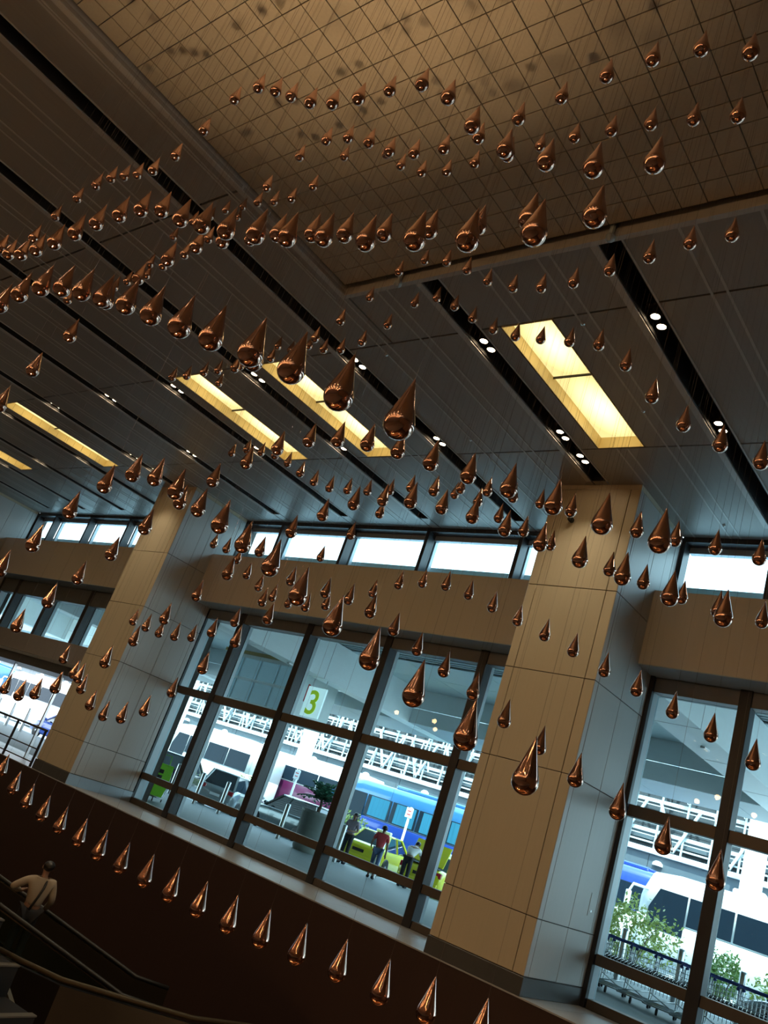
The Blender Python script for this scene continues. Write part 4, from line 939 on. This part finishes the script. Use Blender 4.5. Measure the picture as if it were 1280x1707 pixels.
# ------------------------------------------------------------------ people
def skin_obj(name, V, Ed, m, parent, sub=2):
    keys = list(V); me = bpy.data.meshes.new(name)
    me.from_pydata([V[k][:3] for k in keys], [(keys.index(a), keys.index(b_)) for a, b_ in Ed], [])
    o = link(name, me, parent); md = o.modifiers.new('Skin', 'SKIN'); md.use_smooth_shade = True
    if not me.skin_vertices: me.skin_vertices.new()
    for i, k in enumerate(keys):
        r = V[k][3]; sv = me.skin_vertices[0].data[i]; sv.radius = (r, V[k][4] if len(V[k]) > 4 else r); sv.use_root = (i == 0)
    sb = o.modifiers.new('Subdivision', 'SUBSURF'); sb.levels = sub; sb.render_levels = sub
    me.materials.append(m); return o
def person(label, loc, rz, H, shirt, trousers, J={}, sleeves='short', hair_long=False, name='person', scale_w=1.):
    """faces local -y; joints in metres for a 1.70 m figure"""
    t = empty(name, loc, rz, label=label, cat='person'); s = H/1.70
    P = {'pelvis':(0,0,.95),'waist':(0,0,1.08),'chest':(0,0,1.28),'nape':(0,.01,1.44),'neck':(0,0,1.49),'jaw':(0,-.03,1.555),'skull':(0,-.005,1.62),'crown':(0,0,1.665),
         'hipL':(.09,0,.90),'kneeL':(.10,-.02,.50),'ankL':(.10,0,.09),'toeL':(.12,-.17,.035),'hipR':(-.09,0,.90),'kneeR':(-.10,-.02,.50),'ankR':(-.10,0,.09),'toeR':(-.12,-.17,.035),
         'shL':(.19,0,1.40),'elL':(.25,.02,1.13),'wrL':(.26,-.08,.90),'haL':(.26,-.11,.82),'shR':(-.19,0,1.40),'elR':(-.25,.02,1.13),'wrR':(-.26,-.08,.90),'haR':(-.26,-.11,.82)}
    P.update(J)
    P = {k: tuple(q*s for q in v) for k, v in P.items()}
    R = {'pelvis':.125,'waist':.115,'chest':.13,'nape':.075,'neck':.052,'jaw':.062,'skull':.085,'crown':.05,'hipL':.085,'kneeL':.058,'ankL':.04,'toeL':.035,'shL':.058,'elL':.043,'wrL':.030,'haL':.034}
    rad = lambda k: R.get(k, R.get(k[:-1]+'L'))*s
    V = {k: (*P[k], rad(k)) for k in P}
    E_ = [('pelvis','waist'),('waist','chest'),('chest','nape'),('nape','neck'),('neck','jaw'),('jaw','skull'),('skull','crown')]
    for q in 'LR':
        E_ += [('pelvis','hip'+q),('hip'+q,'knee'+q),('knee'+q,'ank'+q),('ank'+q,'toe'+q),('chest','sh'+q),('sh'+q,'el'+q),('el'+q,'wr'+q),('wr'+q,'ha'+q)]
        h = Vector(P['ha'+q]); d = (h-Vector(P['wr'+q])).normalized(); sd = d.orthogonal().normalized()
        for i, (o1, ln) in enumerate(((-.026,.075),(-.009,.085),(.009,.08),(.026,.062))):
            a = h+sd*o1*s+d*.03*s; c = a+d*ln*.55*s+Vector((0,-.01,0)); e = a+d*ln*s+Vector((0,-.03*s,0))
            V[f'f{q}{i}a'] = (*a,.011*s); V[f'f{q}{i}b'] = (*c,.010*s); V[f'f{q}{i}c'] = (*e,.008*s)
            E_ += [('ha'+q,f'f{q}{i}a'),(f'f{q}{i}a',f'f{q}{i}b'),(f'f{q}{i}b',f'f{q}{i}c')]
        a = h+sd*(-.045)*s-d*.005*s; c = a+(d*.035-sd*.015)*s
        V[f't{q}a'] = (*a,.013*s); V[f't{q}b'] = (*c,.010*s); E_ += [('ha'+q,f't{q}a'),(f't{q}a',f't{q}b')]
    body = skin_obj('body', V, E_, SKIN, t, 1)
    hd = Vector(P['skull']); jw = Vector(P['jaw']); up = (Vector(P['crown'])-jw).normalized()
    fw = Vector((0,-1,0)); fw = (fw-up*fw.dot(up)).normalized(); sd = up.cross(fw)
    nose = hd+fw*.088*s-up*.02*s
    MB().ell(nose, (.012*s,.018*s,.02*s), 8, 5).build('nose', SKIN, body)
    for q in (-1, 1):
        MB().ell(hd+fw*.078*s+sd*q*.032*s+up*.008*s, (.012*s,.008*s,.008*s), 8, 5).build('eye', BLKC, body)
        MB().ell(hd+sd*q*.088*s-up*.01*s, (.012*s,.02*s,.03*s), 8, 5).build('ear', SKIN, body)
    MB().ell(hd+fw*.078*s-up*.055*s, (.022*s,.008*s,.006*s), 8, 5).build('mouth', TAIL, body)
    hb = MB().ell(hd+up*.03*s-fw*.018*s, (.096*s,.104*s,.085*s), 14, 9)
    if hair_long: hb.tube([hd+up*.02*s-fw*.05*s, hd-up*.10*s-fw*.07*s, hd-up*.22*s-fw*.06*s], [.08*s,.085*s,.04*s], 12)
    hb.build('hair', HAIR, t)
    g = lambda k, r: (*P[k], r*s)
    SV = {'pelvis':(*[a*.6+b_*.4 for a, b_ in zip(P['pelvis'], P['waist'])],.148*s),'waist':g('waist',.140),'chest':g('chest',.158),'nape':g('nape',.085)}
    SE = [('pelvis','waist'),('waist','chest'),('chest','nape')]
    for q in 'LR':
        SV['sh'+q] = g('sh'+q,.076); SE.append(('chest','sh'+q))
        e = Vector(P['el'+q]); a = Vector(P['sh'+q])
        SV['el'+q] = (*(e if sleeves == 'long' else a.lerp(e,.75)), .060*s); SE.append(('sh'+q,'el'+q))
        if sleeves == 'long': SV['wr'+q] = g('wr'+q,.046); SE.append(('el'+q,'wr'+q))
    skin_obj('shirt', SV, SE, shirt, t)
    TV = {'pelvis':g('pelvis',.142)}; TE = []
    for q in 'LR':
        TV['hip'+q] = g('hip'+q,.098); TV['knee'+q] = g('knee'+q,.074); TV['ank'+q] = (*[a*.9+b_*.1 for a, b_ in zip(P['ank'+q],P['knee'+q])],.058*s)
        TE += [('pelvis','hip'+q),('hip'+q,'knee'+q),('knee'+q,'ank'+q)]
        a = Vector(P['ank'+q]); c = Vector(P['toe'+q])
        MB().tube([(a.x,a.y+.05*s,a.z-.045*s),(a.x,a.y,a.z-.04*s),tuple(c+Vector((0,0,.005)))], [.045*s,.05*s,.042*s], 10).build('shoe', BLKC, t)
    skin_obj('trousers', TV, TE, trousers, t)
    return t
person('person with long dark hair in a grey pink top, behind a bollard', (-20.25, 24.3, GZ), .25, 1.72, GREYCL, BLKC,
       {'elR':(-.27,-.02,1.14),'wrR':(-.12,-.24,1.16),'haR':(-.04,-.28,1.18),'elL':(.26,-.02,1.13),'wrL':(.14,-.22,1.10),'haL':(.06,-.27,1.10)}, hair_long=True)
person('person in a red top and blue jeans walking by the taxis', (-17.75, 22.9, GZ), PI+.5, 1.64, REDC, JEAN,
       {'kneeL':(.10,-.12,.52),'ankL':(.10,-.02,.10),'toeL':(.11,-.20,.06),'kneeR':(-.09,.02,.50),'ankR':(-.09,.18,.11),'toeR':(-.10,.03,.04),'elL':(.27,.06,1.14),'wrL':(.30,-.10,1.02),'haL':(.30,-.16,.97)})
person('person in a white shirt leaning into the open taxi boot', (-17.85, 24.75, GZ), PI+.28, 1.70, WHITC, BLKC,
       {'waist':(0,-.07,1.07),'chest':(0,-.23,1.22),'nape':(0,-.36,1.33),'neck':(0,-.41,1.35),'jaw':(0,-.48,1.37),'skull':(0,-.52,1.42),'crown':(0,-.55,1.46),
        'shL':(.19,-.32,1.29),'elL':(.25,-.46,1.06),'wrL':(.22,-.66,.98),'haL':(.20,-.74,.97),'shR':(-.19,-.32,1.29),'elR':(-.25,-.46,1.06),'wrR':(-.22,-.66,.98),'haR':(-.20,-.74,.97)})
pr = person('person seen from behind in a white shirt with a black shoulder strap, on the escalator', tuple(rider+Vector((0,0,.0))), -2.157+.2, 1.72, pmat('cream_shirt', (.34,.28,.21), .85, noise=.06), BLKC,
       {'elL':(.42,-.06,1.20),'wrL':(.24,-.26,1.14),'haL':(.17,-.31,1.15),'elR':(-.27,.02,1.14),'wrR':(-.25,-.14,.98),'haR':(-.24,-.19,.93)}, sleeves='long')
MB().tube([(-.06,.06,1.46),(-.035,.165,1.34),(0,.182,1.20),(.035,.165,1.06),(.05,.15,.98)], .020, 8).build('shoulder_strap', BLACK, pr)
